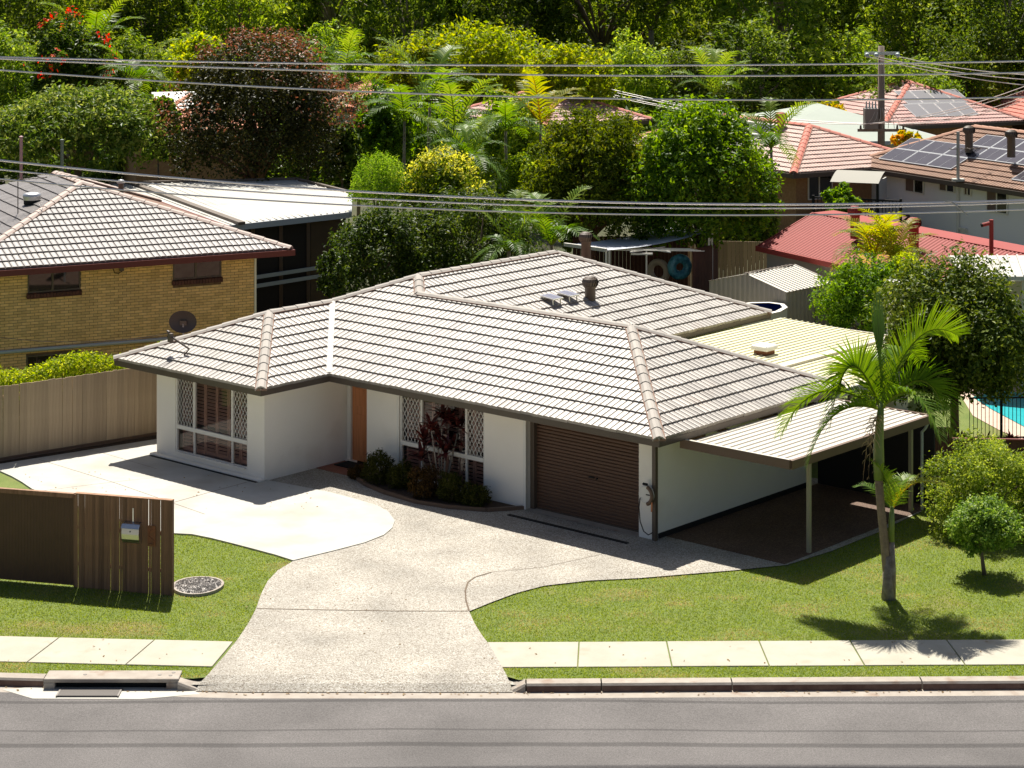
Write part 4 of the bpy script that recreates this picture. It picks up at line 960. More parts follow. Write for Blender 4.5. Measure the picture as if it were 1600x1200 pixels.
for i in range(n):
    a = p.lerp(q, i/n); o = obj('board', pm, sw_); o.location = (a.x, a.y, 0); o.scale = ((q-p).length/n*.97, 1, 1.08); o.rotation_euler.z = math.atan2(q.y-p.y, q.x-p.x)
cl_ = empty('clothesline', dp(1010, 470, 74.5)*1, 0, 'white fold-out clothesline on a thin pole behind the main roof', 'clothesline'); cl_.location.z = 0
zt = dp(1010, 391, 74.5).z
MB().cyl((0,0,0), (0,0,zt), .03).build('pole', m_white, cl_)
b = MB()
for k in range(5): b.bar((-1.5+.1*k, -.5+.28*k, zt+.08-.02*k), (2.0-.1*k, -.4+.28*k, zt+.03-.02*k), .022)
b.bar((-.6, -.6, zt+.02), (.7, .8, zt), .04); b.bar((-.4, .8, zt), (.8, -.6, zt+.02), .04); b.build('rails', m_white, cl_)
MB().box(-.55, .2, -.3, -.2, zt-.12, zt-.06).build('bracket', m_white, cl_)
def torus(b, R, r, n=28, m=12, wob=0):
    vs = []
    for i in range(n):
        t = 2*math.pi*i/n; rr_ = r*(1+wob*math.sin(9*t))
        for k in range(m):
            a = 2*math.pi*k/m; vs.append(((R+rr_*math.cos(a))*math.cos(t), rr_*math.sin(a), (R+rr_*math.cos(a))*math.sin(t)))
    b.add(vs, [(i*m+k, ((i+1) % n)*m+k, ((i+1) % n)*m+(k+1) % m, i*m+(k+1) % m) for i in range(n) for k in range(m)])
m_ring = M('ring_blue', (0.02, 0.10, 0.16), (0.12, 0.42, 0.52), 7, 0.25, spec=.5)
e_ = empty('swim_ring', dp(1062, 417, 76.2), math.radians(15), 'shiny blue patterned inflatable swim ring hanging under the awning', 'swim ring')
b = MB(); torus(b, .30, .165, wob=.05); b.build('tube', m_ring, e_, True)
e_ = empty('swim_ring', dp(1029, 424, 76.6), math.radians(-35), 'beige inflatable swim ring tucked behind the blue one', 'swim ring')
b = MB(); torus(b, .34, .12); b.build('tube', M('ring_beige', (.42,.34,.26), None, rough=.4), e_, True)
# above-ground pool
pc = dp(1168, 480, 68.3); pc.z = 0
po = empty('above_ground_pool', pc, -YAW, 'above-ground pool with white rim and dark blue liner before the metal shed', 'pool')
zr = 1.38; n = 12
def pp(rx, ry, z): return [(rx*math.cos(2*math.pi*(i+.5)/n), ry*math.sin(2*math.pi*(i+.5)/n), z) for i in range(n)]
b = MB(); a, c, d, e2 = pp(1.0, 1.75, zr), pp(.84, 1.58, zr), pp(.84, 1.58, .4), pp(.98, 1.72, 0)
b.add(a+c, [(i, (i+1) % n, n+(i+1) % n, n+i) for i in range(n)]); b.add(a+[(x, y, zr-.07) for x, y, z in a], [(i, (i+1) % n, n+(i+1) % n, n+i) for i in range(n)]); b.build('rim', m_white, po)
b = MB(); b.add([(x*1.0, y, zr-.01) for x, y, z in c]+d, [(i, n+i, n+(i+1) % n, (i+1) % n) for i in range(n)]+[tuple(range(n, 2*n))]); b.build('liner', m_pblue, po)
b = MB(); b.add([(x*.99, y*.99, zr-.07) for x, y, z in a]+e2, [(i, n+i, n+(i+1) % n, (i+1) % n) for i in range(n)]); b.build('side_wall', m_white, po)
b = MB(); b.keep = True; b.face([(x, y, 1.05) for x, y, z in c]); b.build('water', m_pblue, po)
# garden shed
sh_o = dp(1228, 456, 69.6); zc = sh_o.z; sh_a = math.radians(46)
sh = empty('garden_shed', (sh_o.x, sh_o.y, 0), sh_a, 'cream ribbed metal garden shed with a low gable roof', 'shed')
def ribwall(x0, y0, x1, y1, z0, z1fun, n, mat, nm, d=.022):
    b = MB(); b.keep = True; vs = []; dx, dy = x1-x0, y1-y0; L0 = math.hypot(dx, dy); nx_, ny_ = dy/L0, -dx/L0
    for i in range(n*4+1):
        t = i/(n*4); o_2 = d if i % 4 in (1, 2) else 0
        x, y = x0+dx*t+nx_*o_2, y0+dy*t+ny_*o_2; vs += [(x, y, z0), (x, y, z1fun(t))]
    b.add(vs, [(2*i, 2*i+2, 2*i+3, 2*i+1) for i in range(n*4)]); return b.build(nm, mat, sh)
w1, w2 = 2.6, 3.2; zrd = zc+.42
ribwall(0, 0, w1, 0, 0, lambda t: zc, 12, m_shed, 'front_wall'); ribwall(0, w2, 0, 0, 0, lambda t: zc + .42*(1-abs(2*t-1)), 16, m_shed, 'gable_wall')
MB().box(.02, w1, w2-.05, w2, 0, zc).box(w1-.05, w1, 0.03, w2, 0, zc).build('rear_wall', m_shed, sh)
b = MB(); n = 14
for i in range(n):
    x0, x1 = -.05+(w1+.1)*i/n, -.05+(w1+.1)*(i+1)/n
    b.add([(x0, -.06, zc), (x1-.03, -.06, zc), (x1-.03, w2/2, zrd), (x0, w2/2, zrd)], [(0,1,2,3)]); b.bar((x1-.015, -.06, zc+.012), (x1-.015, w2/2, zrd+.012), .035, .03)
    b.add([(x0, w2+.06, zc), (x1, w2+.06, zc), (x1, w2/2, zrd), (x0, w2/2, zrd)], [(0,1,2,3)])
b.build('roof', m_shedr, sh)
for i in range(12): MB().box(-.05+i*.22, .06+i*.22, w2/2-.08, w2/2+.08, zrd+.01, zrd+.035).build('ridge_clip', m_dkmetal, sh)
MB().box(1.55, 1.58, -.045, -.02, .1, zc-.05).build('door_edge', m_dkmetal, sh)
# rear boundary fence behind the yard
bfx = empty('rear_fence', sv(1125, 470, 0), 0, 'tan timber boundary fence behind the shed and clothesline', 'fence'); bfx.location = (6.0, 80.5, 0)
pm2 = MB().box(0, .14, 0, .02, 0, 1.9).mesh('paling', m_paling)
for i in range(50):
    o = obj('paling', pm2, bfx); o.location = (i*.15-1.5, -.02*i, 0)

# ------------------------------------------------------------------ right-hand yard
rf = empty('side_gate', sv(1442, 772), math.radians(-8), 'dark brown paling gate beside the carport at right', 'gate')
for i in range(8): 
    o = MB().box(0, .1, 0, .02, 0, 1.62).build('paling', m_brownfence, rf); o.location = (i*.105-.15, 0, 0)
MB().box(-.15, .7, .025, .06, 1.3, 1.4).build('rail', m_brownfence, rf)
lf = empty('low_fence', sv(1482, 768), math.radians(-4), 'red-brown low timber fence behind the yellow-green bush', 'fence')
for i in range(28):
    o = MB().box(0, .14, 0, .02, 0, 1.25).build('paling', m_brownfence, lf); o.location = (i*.15, 0, 0)
MB().box(-.02, 4.2, -.02, .06, 1.251, 1.29).build('top_rail', M('redrail', (.15,.03,.022), None, rough=.6), lf)
rb = sv(1600, 700).y
plw = sheet('swimming_pool', P2([(1520, 622), (1548, 640), (1600, 668), (1660, 676), (1680, 622), (1560, 612)]), .03, m_water); tag(plw, kind='structure')
tag(sheet('pool_paving', P2([(1500, 617), (1520, 650), (1560, 672), (1600, 690), (1700, 690), (1700, 600), (1520, 605)]), .015, m_paver), kind='structure')
pfn = empty('pool_fence', sv(1515, 690), math.radians(3), 'black metal bar pool fence before the turquoise swimming pool', 'fence')
bme = MB().cyl((0,0,.05), (0,0,1.15), .009, n=5).mesh('bar', m_black)
for i in range(26):
    o = obj('bar', bme, pfn); o.location = (i*.105, 0, 0)
MB().box(0, 2.7, -.015, .015, 1.13, 1.17).build('top_rail', m_black, pfn); MB().box(0, 2.7, -.015, .015, .08, .12).build('bottom_rail', m_black, pfn)
MB().box(.82, .88, -.03, .03, 0, 1.22).build('post', m_black, pfn)
ch = empty('pillar', dp(1402, 500, 60), math.radians(20), 'white masonry pillar with a dark brown stepped cap between the two trees', 'pillar'); ch.location.z = 0
zt = dp(1402, 458, 60).z
MB().box(-.22, .22, -.22, .22, 0, zt).build('shaft', m_wall, ch); b = MB(); b.box(-.17, .17, -.17, .17, zt, zt+.12)
for k in range(3): b.box(-.27+.02*k, .27-.02*k, -.27+.02*k, .27-.02*k, zt+.12+k*.07, zt+.17+k*.07)
b.build('cap', m_dkmetal, ch); MB().box(-.24, .24, -.24, .24, zt+.32, zt+.35).build('top_plate', m_wsheet, ch)
tp_ = empty('terracotta_pot', sv(1494, 700), 0, 'terracotta planter pot beside the low red-brown fence', 'pot')
tp_.location = (sv(1492, 712).x, sv(1492, 712).y, .0)
MB().lathe((0,0,0), [(.0, 0), (.13, 0), (.19, .3), (.22, .3), (.22, .37), (.18, .37), (.17, .3)], 16).build('pot', m_terra, tp_, True)

# ------------------------------------------------------------------ houses behind
def hip(name, label, x, y, ang, wx, wy_, ze, tpx, m_t, m_c, m_w, m_f, tw=.36, tg=.38, faces_=(0,3), over=.6, wall_z=0.0, caps_joined=True):
    e_ = empty(name, (x, y, 0), ang, label, 'house'); h = min(wx, wy_)/2; za = ze+h*tpx
    A, B, C_, D_ = (0,0,ze), (wx,0,ze), (wx,wy_,ze), (0,wy_,ze)
    if wx > wy_: p, q = (h,h,za), (wx-h,h,za); polys = [[A,B,q,p],[B,C_,q],[C_,D_,p,q],[D_,A,p]]; ls = [(A,p),(B,q),(C_,q),(D_,p),(p,q)]
    else: p, q = (h,h,za), (h,wy_-h,za); polys = [[A,B,p],[B,C_,q,p],[C_,D_,q],[D_,A,p,q]]; ls = [(A,p),(B,p),(C_,q),(D_,q),(p,q)]
    b = MB()
    for f in polys: b.face(f)
    r_ = b.build('roof', m_under if tw else m_t, e_)
    spec = [((0,0),(1,0),(0,1)),((wx,0),(0,1),(-1,0)),((wx,wy_),(-1,0),(0,-1)),((0,wy_),(0,-1),(1,0))]
    if tw:
        tiled(r_, [(spec[i][0], spec[i][1], spec[i][2], [v[:2] for v in polys[i]]) for i in faces_], ze+.012, tpx, tw, tg, m_t, 0, nx=6, roll=.03, th=.05)
        caps(r_, [(Vector(a)+up, Vector(c)+up) for a, c in ls], m_c, l=.5, w=.2, h=.11, joined=caps_joined)
    b = MB(); b.box(-.02, wx+.02, -.1, 0, ze-.2, ze); b.box(-.1, 0, -.1, wy_, ze-.2, ze); b.box(wx, wx+.1, 0, wy_, ze-.2, ze); b.build('gutter', m_f, e_)
    MB().box(.02, wx-.02, .02, wy_-.02, ze-.2, ze-.16).build('soffit', m_soffit, e_)
    b = MB(); b.box(over, wx-over, over, wy_-over, wall_z, ze-.2); b.build('wall', m_w, e_)
    return e_, Frame(x, y, ang), r_
def simple_window(parent, fr, y, px0, py0, px1, py1, mf=m_white, pane=m_dglass, ax='y', split=.5, screen=None):
    a, z1 = fr.fy(y, px0, py0); c, z0 = fr.fy(y, px1, py1)
    wd = empty('window', (0,0,0)); wd.parent = parent; t = .05
    b = MB(); b.box(a, a+t, y-.05, y, z0, z1); b.box(c-t, c, y-.05, y, z0, z1); b.box(a, c, y-.05, y, z0-t, z0); b.box(a, c, y-.05, y, z1, z1+t); m_ = a+(c-a)*split; b.box(m_-.03, m_+.03, y-.055, y, z0, z1); b.build('frame', mf, wd)
    MB().box(a+t, m_-.03, y-.03, y-.02, z0, z1).build('pane', screen or pane, wd); MB().box(m_+.03, c-t, y-.03, y-.02, z0, z1).build('pane', pane, wd)
m_scr = M('flyscreen', (.16,.11,.085), None, rough=.7)
# white weatherboard house
wh, wfr, wr = hip('weatherboard_house', 'white weatherboard house with a brown tiled roof carrying solar panels', 15.30, 97.5, math.radians(-61.5), 15.5, 8.2, 2.9, .45, m_brnt, m_brnc, m_board, m_gutter, .36, .40, (0, 3), over=.55, wall_z=.55)
b = MB(); z = .55
while z < 2.65:
    b.ob((.53, .53, z), (14.4, 0, 0), (0, .012, .15), (0, -.015, 0.0)); b.ob((.53, .5, z), (0, 7.1, 0), (.012, 0, .15), (-.015, 0, 0)); z += .15
b.build('weatherboards', m_board, wh)['kind'] = 'stuff'
MB().box(.9, 14.6, .8, 7.2, -.02, .55).build('stumps', m_dark, wh)
for i in range(9): MB().box(1+i*1.6, 1.35+i*1.6, .6, .78, 0, .5).build('base_block', m_board, wh)
yw = .5
for c in ((1415, 277, 1444, 302, .5), (1468, 282, 1492, 300, .5), (1507, 290, 1518, 305, .5), (1542, 294, 1575, 334, .5)): simple_window(wh, wfr, yw, c[0], c[1], c[2], c[3], m_white, m_dglass, screen=m_scr)
a, z_ = wfr.fy(yw-.05, 1497, 290); MB().box(a-.05, a+.05, yw-.1, yw-.02, .3, 2.7).build('downpipe', m_white, wh); MB().box(a, a+.55, yw-.12, yw-.04, .8, .9).build('downpipe', m_white, wh)
def zroof(y): return 2.9+y*.45
def on_roof(px, py):                                    # front slope of the white house
    lo, hi = 0.0, 4.1
    for _ in range(30):
        m_ = (lo+hi)/2; x_, z_ = wfr.fy(m_, px, py)
        if z_ > zroof(m_): lo = m_
        else: hi = m_
    return x_, lo
def array(label, c0, c1, nx_, ny_, parent_fr, zf, slope):
    (x0, y0), (x1, y1) = c0, c1; o0 = parent_fr.w(x0, y0, zf(y0)+.1)
    e_ = empty('solar_array', o0, parent_fr.ang, label, 'solar panels'); cs = 1
    dx, dy = (x1-x0)/nx_, (y1-y0)/ny_
    for i in range(nx_):
        for k in range(ny_):
            p = MB().ob((i*dx, k*dy, k*dy*slope), (dx*.98, 0, 0), (0, dy*.98, dy*.98*slope), (0, 0, .035)).build('panel', m_pvc, e_)
            b = MB(); q = 3
            for s_ in range(2): b.ob((i*dx+.03+s_*(dx*.98-.05)/2, k*dy+.03, (k*dy+.03)*slope+.037), ((dx*.98-.05)/2-.02, 0, 0), (0, dy*.98-.06, (dy*.98-.06)*slope), (0, 0, .003))
            b.build('cells', m_solar, p)
    b = MB()
    for k in range(ny_):
        for f in (.25, .75): b.bar((0, (k+f)*dy, (k+f)*dy*slope-.03), (x1-x0, (k+f)*dy, (k+f)*dy*slope-.03), .04)
    b.build('rail', m_alu, e_)
    return e_
q = on_roof(1373, 252); q2 = on_roof(1485, 234)
array('lower left solar panel array on the brown tiled roof', (q[0], q[1]), (q[0]+5.0, q[1]+1.9), 3, 2, wfr, zroof, .45)
array('long upper solar panel array on the brown tiled roof beside two vents', (q[0]+4.0, q[1]+1.0), (q[0]+10.6, q[1]+2.85), 5, 2, wfr, zroof, .45)
array('small right-hand solar panel array on the brown tiled roof', (q[0]+8.9, q[1]-.1), (q[0]+10.6, q[1]+.98), 2, 1, wfr, zroof, .45)
for px, py, lb in ((1514, 212, 'left dark vent on the brown roof ridge'), (1580, 219, 'right dark vent on the brown roof ridge')):
    whirly('whirlybird_vent', dp(px, py+10, 93 if px < 1550 else 90), lb, m_dkmetal, 1.35)
an = empty('tv_antenna', dp(1497, 270, 90.5), 0, 'white pole television antenna on the brown tiled roof', 'antenna')
MB().cyl((0,0,-.3), (0,0,1.75), .07).build('mast', m_wsheet, an); b = MB(); b.bar((-.4, 0, 1.0), (1.3, .1, 1.05), .03)
for t in np.linspace(-.3, 1.2, 7): b.bar((t, -.35, 1.03), (t, .35, 1.03), .02)
b.build('array', m_dkmetal, an); MB().box(-.25, .25, -.2, .2, -.35, -.25).build('base_plate', m_wsheet, an)
# red tiled brick house
m_brick2 = M('brown_brick', (.42,.24,.11), (.30,.15,.07), 9, .85)
rh, rfr, rr_ = hip('red_roof_house', 'brick house with pale red tiled hip roof behind the metal sheds', 12.40, 93.7, math.radians(30), 8.0, 15, 2.9, .40, m_redt, m_redc, m_brick2, m_gutter, .36, .38, (0, 3))
simple_window(rh, rfr, .6, 1262, 277, 1300, 308, m_white, m_dglass, split=.45)
w_ = rfr
ev = [(2.0, 6.6), (3.2, 9.4)]
def zr3(x): return 2.9+x*.4
e_ = empty('solar_array', rfr.w(1.5, 5.6, zr3(1.5)+.12), rfr.ang, 'dark solar panels on the left slope of the pale red tiled roof', 'solar panels')
for i in range(3):
    for k in range(2):
        p = MB().ob((k*1.02, i*1.7, k*1.02*.4), (1.0, 0, .4), (0, 1.66, 0), (0, 0, .03)).build('panel', m_alu, e_); MB().ob((k*1.02+.04, i*1.7+.04, (k*1.02+.04)*.4+.032), (.92, 0, .368), (0, 1.58, 0), (0,0,.003)).build('cells', m_solar, p)
whirly('whirlybird_vent', rfr.w(3.4, 5.4, zr3(3.4)+.15), 'small red vent near the ridge of the pale red tiled roof', m_redc, 1.3)
# deck with white awning in front of it
dk = empty('deck', dp(1335, 330, 92), math.radians(-20), 'dark railed deck with a white curved awning between the brick and weatherboard houses', 'deck'); dk.location.z = 0
MB().box(-1.8, 2.0, 0, 2.4, 1.0, 1.12).build('floor', m_brownfence, dk)
b = MB(); b.bar((-1.8, 0, 2.0), (2.0, 0, 2.0), .07); b.bar((-1.8, 0, 1.25), (2.0, 0, 1.25), .05); b.build('rail', m_black, dk)
bm2 = MB().box(-.015, .015, -.015, .015, 1.25, 2.0).mesh('baluster', m_black)
for i in range(26): o = obj('baluster', bm2, dk); o.location = (-1.75+i*.148, 0, 0)
for x in (-1.8, -.3, 1.0, 2.0): MB().box(x-.05, x+.05, -.05, .05, 0, 2.1 if x < 0 or x > 1.5 else 2.75).build('post', m_black, dk)
b = MB(); b.keep = True; n = 8; vs = []
for i in range(n+1):
    t = i/n; vs += [(-1.0, -.3+1.6*t, 2.75+.35*math.sin(t*1.5)), (1.1, -.3+1.6*t, 2.75+.35*math.sin(t*1.5))]
b.add(vs, [(2*i, 2*i+1, 2*i+3, 2*i+2) for i in range(n)]); b.build('awning', M('awning_grey', (.26,.25,.21), None, rough=.7), dk)
MB().box(1.0, 1.06, .1, 1.9, 1.9, 2.8).build('blind', m_wsheet, dk)
# red metal shed
rs = Frame(10.8, 76.5, math.radians(-61.5))
rsd = empty('red_metal_shed', rs.o, rs.ang, 'long shed with a bright red ribbed metal roof and vents', 'shed')
b = MB(); b.keep = True; n = 62; vs = []
for i in range(n*4+1):
    x = 11.6*i/(n*4); hh = .03 if i % 4 in (1, 2) else 0
    vs += [(x, -2.35, 2.38+hh), (x, 0, 3.38+hh)]
b.add(vs, [(2*i, 2*i+2, 2*i+3, 2*i+1) for i in range(n*4)]); b.build('roof_sheet', m_redm, rsd)
b = MB(); b.ob((0, 0, 3.38), (11.6, 0, 0), (0, .95, .03), (0, 0, .05)); b.build('rear_roof', m_redm, rsd)
MB().box(-.05, 11.6, -2.45, -2.36, 2.22, 2.4).build('gutter', m_redm, rsd)
MB().ob((-.06, -2.35, 2.3), (.06, 0, 0), (0, 2.4, 1.02), (0, 0, .12)).build('barge', m_redm, rsd)
MB().box(.15, 11.5, -2.1, .8, 0, 2.3).build('wall', m_shed, rsd)
MB().add([(.15, -2.1, 2.3), (.15, .8, 2.3), (.15, .8, 3.38), (.15, 0, 3.36)], [(0,1,2,3)]).build('gable', m_shed, rsd)
for px, py, Yd_, lb in ((1336, 352, 72.6, 'left red vent on the red metal shed roof'), (1428, 371, 70.2, 'right red vent on the red metal shed roof')): whirly('whirlybird_vent', dp(px, py, Yd_), lb, m_redm, 1.25)
fp_ = empty('flue_pipe', dp(1549, 390, 67.5), 0, 'red bent flue pipe rising from the red metal shed', 'flue'); b = MB(); b.cyl((0,0,-.4), (0,0,.95), .07, n=10); b.cyl((-.28, 0, .78), (.0, 0, .85), .06, n=10); b.build('pipe', m_redm, fp_); MB().cyl((-.33, 0, .77), (-.28, 0, .785), .065, n=10).build('opening', m_black, fp_)
# white carport at right edge
wc = empty('white_carport', (0,0,0), 0, 'white flat metal carport roof at the right edge', 'carport')
c = [dp(1481, 399, 66), dp(1700, 399, 64), dp(1700, 432, 61), dp(1503, 432, 62.5)]
b = MB(); b.add(c + [p-Vector((0,0,.12)) for p in c], [(0,1,2,3),(3,2,6,7),(0,3,7,4)]); b.build('roof_sheet', m_wsheet, wc)
b = MB()
for i in range(1, 14): p = c[3].lerp(c[2], i/14); q = c[0].lerp(c[1], i/14); b.bar(p+Vector((0,0,.02)), q+Vector((0,0,.02)), .05, .04)
b.build('ribs', m_wsheet, wc)
for t in (.05, .5, .9): p = c[3].lerp(c[2], t); MB().box(p.x-.05, p.x+.05, p.y+.1, p.y+.2, 0, p.z-.13).build('post', m_shed, wc)
b = MB(); p = c[3].lerp(c[2], .0); b.ob((p.x+.3, p.y+1.2, 0), (8, -1.5, 0), (0, .1, 0), (0, 0, p.z-.3)); b.build('back_wall', m_shed, wc)
# pale green and pink roofs further back, terracotta roofs peeping between trees
hip('green_roof_house', 'house with a pale green sheet metal roof behind the power pole', 12.6, 110, math.radians(8), 10.5, 12, 2.7, .28, m_pale, None, m_gal, m_pvc, 0)
ph, pfr2, _r = hip('pink_roof_house', 'house with a pink tiled roof and solar panels behind the weatherboard house', 20.4, 117, math.radians(22), 9.5, 10, 2.9, .42, m_pink, m_redc, m_brick2, m_gutter, .4, .42, (0, 3))
e_ = empty('solar_array', pfr2.w(2.6, .7, 2.9+.7*.42+.07), pfr2.ang, 'grey solar panels on the pink tiled roof far right', 'solar panels')
for i in range(4):
    for k in range(2):
        p = MB().ob((i*1.05+k*.4, k*1.5, k*1.5*.42), (1.02, 0, 0), (0, 1.46, 1.46*.42), (0, 0, .03)).build('panel', m_alu, e_); MB().ob((i*1.05+k*.4+.04, k*1.5+.04, (k*1.5+.04)*.42+.032), (.94, 0, 0), (0, 1.38, 1.38*.42), (0,0,.003)).build('cells', M('far_cells', (.16,.155,.17), None, rough=.45) if (i, k) == (0, 0) else bpy.data.materials['far_cells'], p)
hip('red_far_house', 'bright red tiled roof corner at the right edge beyond the solar panels', 29.3, 119, math.radians(10), 9, 10, 3.0, .38, m_redc, m_redc, m_brick2, m_gutter, .4, .42, (0, 3))
hip('terracotta_house', 'terracotta tiled house showing between the round green tree and the dark red tree', -18.4, 101, math.radians(15), 7, 9, 4.0, .42, m_terra, m_terra, m_brick2, m_gutter, .4, .42, (0, 3))
e_ = empty('solar_array', dp(242, 168, 103.5), math.radians(15), 'pale solar panels on the terracotta roof left of the dark red tree', 'solar panels')
for i in range(2):
    p = MB().ob((i*1.1, 0, -.1), (1.06, 0, 0), (0, 1.6, .7), (0, 0, .03)).build('panel', m_pvc, e_); MB().ob((i*1.1+.05, .04, -.05), (.96, 0, 0), (0, 1.5, .66), (0,0,.003)).build('cells', bpy.data.materials['far_cells'], p)
hip('terracotta_house', 'orange tiled roof showing right of the dark red tree', -10.0, 112, math.radians(5), 5, 8, 4.3, .42, m_terra, m_terra, m_gal, m_gutter, .4, .42, (0, 3))
hip('terracotta_house', 'reddish tiled roof with a dark vent behind the palm cluster', 1.6, 108, math.radians(35), 7, 9, 3.7, .40, m_pink, m_redc, m_wsheet, m_gutter, .4, .42, (0, 3))
hip('hillside_house', 'pale house glimpsed between far trees at the top right', 45, 262, math.radians(12), 11, 9, 6.5, .2, m_wsheet, None, m_wall, m_pvc, 0)
# ------------------------------------------------------------------ poles and wires
pl_ = empty('power_pole', dp(1377, 250, 105), 0, 'tall timber power pole with crossarms and a transformer', 'power pole'); pl_.location.z = 0; pzt = dp(1377, 72, 105).z
MB().cyl((0,0,0), (0,0,pzt), .2, .15, 12).build('pole', m_pole, pl_, True)
za = dp(1377, 83, 105).z; zb_ = dp(1377, 203, 105).z; zm = dp(1377, 118, 105).z
MB().box(-.85, .85, -.24, -.14, za-.07, za+.07).build('crossarm', m_insul, pl_); MB().box(-1.2, 1.2, -.24, -.14, zb_-.07, zb_+.07).build('crossarm', m_pole, pl_); MB().box(-.7, .7, -.22, -.16, zm-.03, zm+.03).build('crossarm', m_pole, pl_)
for x in (-.75, -.3, .75): b = MB(); b.cyl((x, -.36, za-.12), (x, -.24, za-.05), .11, n=10); b.cyl((x, -.44, za-.16), (x, -.36, za-.12), .06, n=10); b.build('insulator', m_insul, pl_, True)
for x in (-1.05, -.75, .75, 1.05): MB().cyl((x, -.2, zb_+.07), (x, -.2, zb_+.25), .06, .04, 8).build('insulator', m_dkmetal, pl_)
zt = dp(1377, 185, 105).z; MB().box(-.85, -.2, -.35, .3, zt-.5, zt+.5).build('transformer', m_grey, pl_)
for k in range(4): MB().cyl((-.75+k*.15, -.1, zt+.5), (-.75+k*.15, -.1, zt+.85), .055, .03, 8).build('bushing', m_insul, pl_)
b = MB()
for k in range(7): 
    x = -.9+k*.3; b.tube([(x, -.25, zb_+.1), (x*.7+.1, -.4, zb_+.6), (x*.3, -.3, zt+.55)], .016, 4)
b.build('jumper_cables', m_wsheet, pl_)
sp_ = empty('power_pole', dp(916, 185, 118), 0, 'small distant power pole above the palms with lines fanning out', 'power pole'); sp_.location.z = 0; sz = dp(916, 134, 118).z
MB().cyl((0,0,0), (0,0,sz), .13, .11, 8).build('pole', m_pole, sp_); MB().box(-.9, .9, -.15, -.05, sz-.12, sz).build('crossarm', m_pole, sp_); MB().box(-.6, .6, -.15, -.05, sz-.75, sz-.65).build('crossarm', m_pole, sp_)
def span(name, ctrl, Y, r, label, group):              # ctrl: three photo points of a wire hanging above the verge
    xs_, zs_ = [], []
    for px, py in ctrl:
        q = dp(px, py, Y); xs_.append(q.x); zs_.append(q.z)
    co_ = np.polyfit(xs_, zs_, 2 if len(ctrl) < 5 else 3)
    xx = np.linspace(-20, 20, 60); return wire(name, [(x, Y, float(np.polyval(co_, x))) for x in xx], r, label, group, 'power line')
for ctrl, r, lb in (([(0, 89), (540, 100), (1070, 102), (1600, 95.5)], .017, 'topmost power line crossing the whole picture before the forest'),
               ([(0, 92), (540, 110), (1070, 120), (1600, 113)], .017, 'second power line from the top, crossing before the forest'),
               ([(0, 109), (540, 143), (1070, 154.5), (1600, 152)], .017, 'third power line from the top, lowest of the upper three')):
    span('power_line', ctrl, 40.2, r, lb, None)
for ctrl, r, lb in (([(0, 250), (540, 299), (1070, 317), (1600, 313)], .022, 'thick uppermost wire of the lower three crossing above the roofs'),
               ([(0, 264), (540, 311), (1070, 323), (1600, 317)], .016, 'middle wire of the lower three crossing above the roofs'),
               ([(0, 279), (540, 322), (1070, 334), (1600, 328)], .016, 'lowest wire of the three crossing above the roofs')):
    span('power_line', ctrl, 39.4, r, lb, None)
cs_ = empty('cable_spacer', dp(1495, 325, 39.38), 0, 'small white angled cable spacer hanging on the lower wires at right', 'spacer')
MB().tube([(-.22, 0, .12), (-.1, 0, .12), (.2, 0, -.13)], .014, 5).build('rod', m_wsheet, cs_)
t0 = dp(1377, 83, 105)
for k, (x, pe, lb) in enumerate(((-.75, (1700, 140), 'left of three conductors running from the timber pole crossarm'), (-.3, (1700, 128), 'middle of three conductors running from the timber pole crossarm'), (.75, (1700, 118), 'right of three conductors running from the timber pole crossarm'))):
    a, c = Vector((t0.x+x, 104.6, t0.z-.14)), dp(pe[0], pe[1], 100); wire('pole_wire', [a.lerp(c, t)+Vector((0,0,-.3*4*t*(1-t))) for t in np.linspace(0, 1, 10)], .022, lb, None, 'power line')
t1 = dp(1377, 200, 105)
for k in range(4):
    a, c = Vector((t1.x+(-1.05, -.75, .75, 1.05)[k], 104.8, t1.z+.2)), dp(1700, 92+k*7, 96)
    wire('pole_wire', [a.lerp(c, t)+Vector((0,0,-.55*4*t*(1-t))) for t in np.linspace(0, 1, 12)], .018, 'low wire sagging right from the pole transformer arm, %s from the left' % ('first','second','third','fourth')[k], 'low wires right of the pole', 'power line')
    a2, c2 = Vector((t1.x+(-1.05, -.75, .75, 1.05)[k], 104.8, t1.z+.2)), Vector((sp_.location.x+(-.8, -.3, .3, .8)[k], 118, sz-.05))
    wire('pole_wire', [a2.lerp(c2, t)+Vector((0,0,-.5*4*t*(1-t))) for t in np.linspace(0, 1, 12)], .018, 'wire strung between the two power poles, %s along the crossarms' % ('first','second','third','fourth')[k], 'wires between the poles', 'power line')
    a3, c3 = Vector((sp_.location.x+(-.8, -.3, .3, .8)[k], 118, sz-.05)), dp(640+k*8, 150+k*3, 130)
    wire('pole_wire', [a3.lerp(c3, t)+Vector((0,0,-.5*4*t*(1-t))) for t in np.linspace(0, 1, 12)], .018, 'wire running left from the small pole into trees, %s along its crossarm' % ('first','second','third','fourth')[k], 'wires left of the small pole', 'power line')
#__END_PART3__

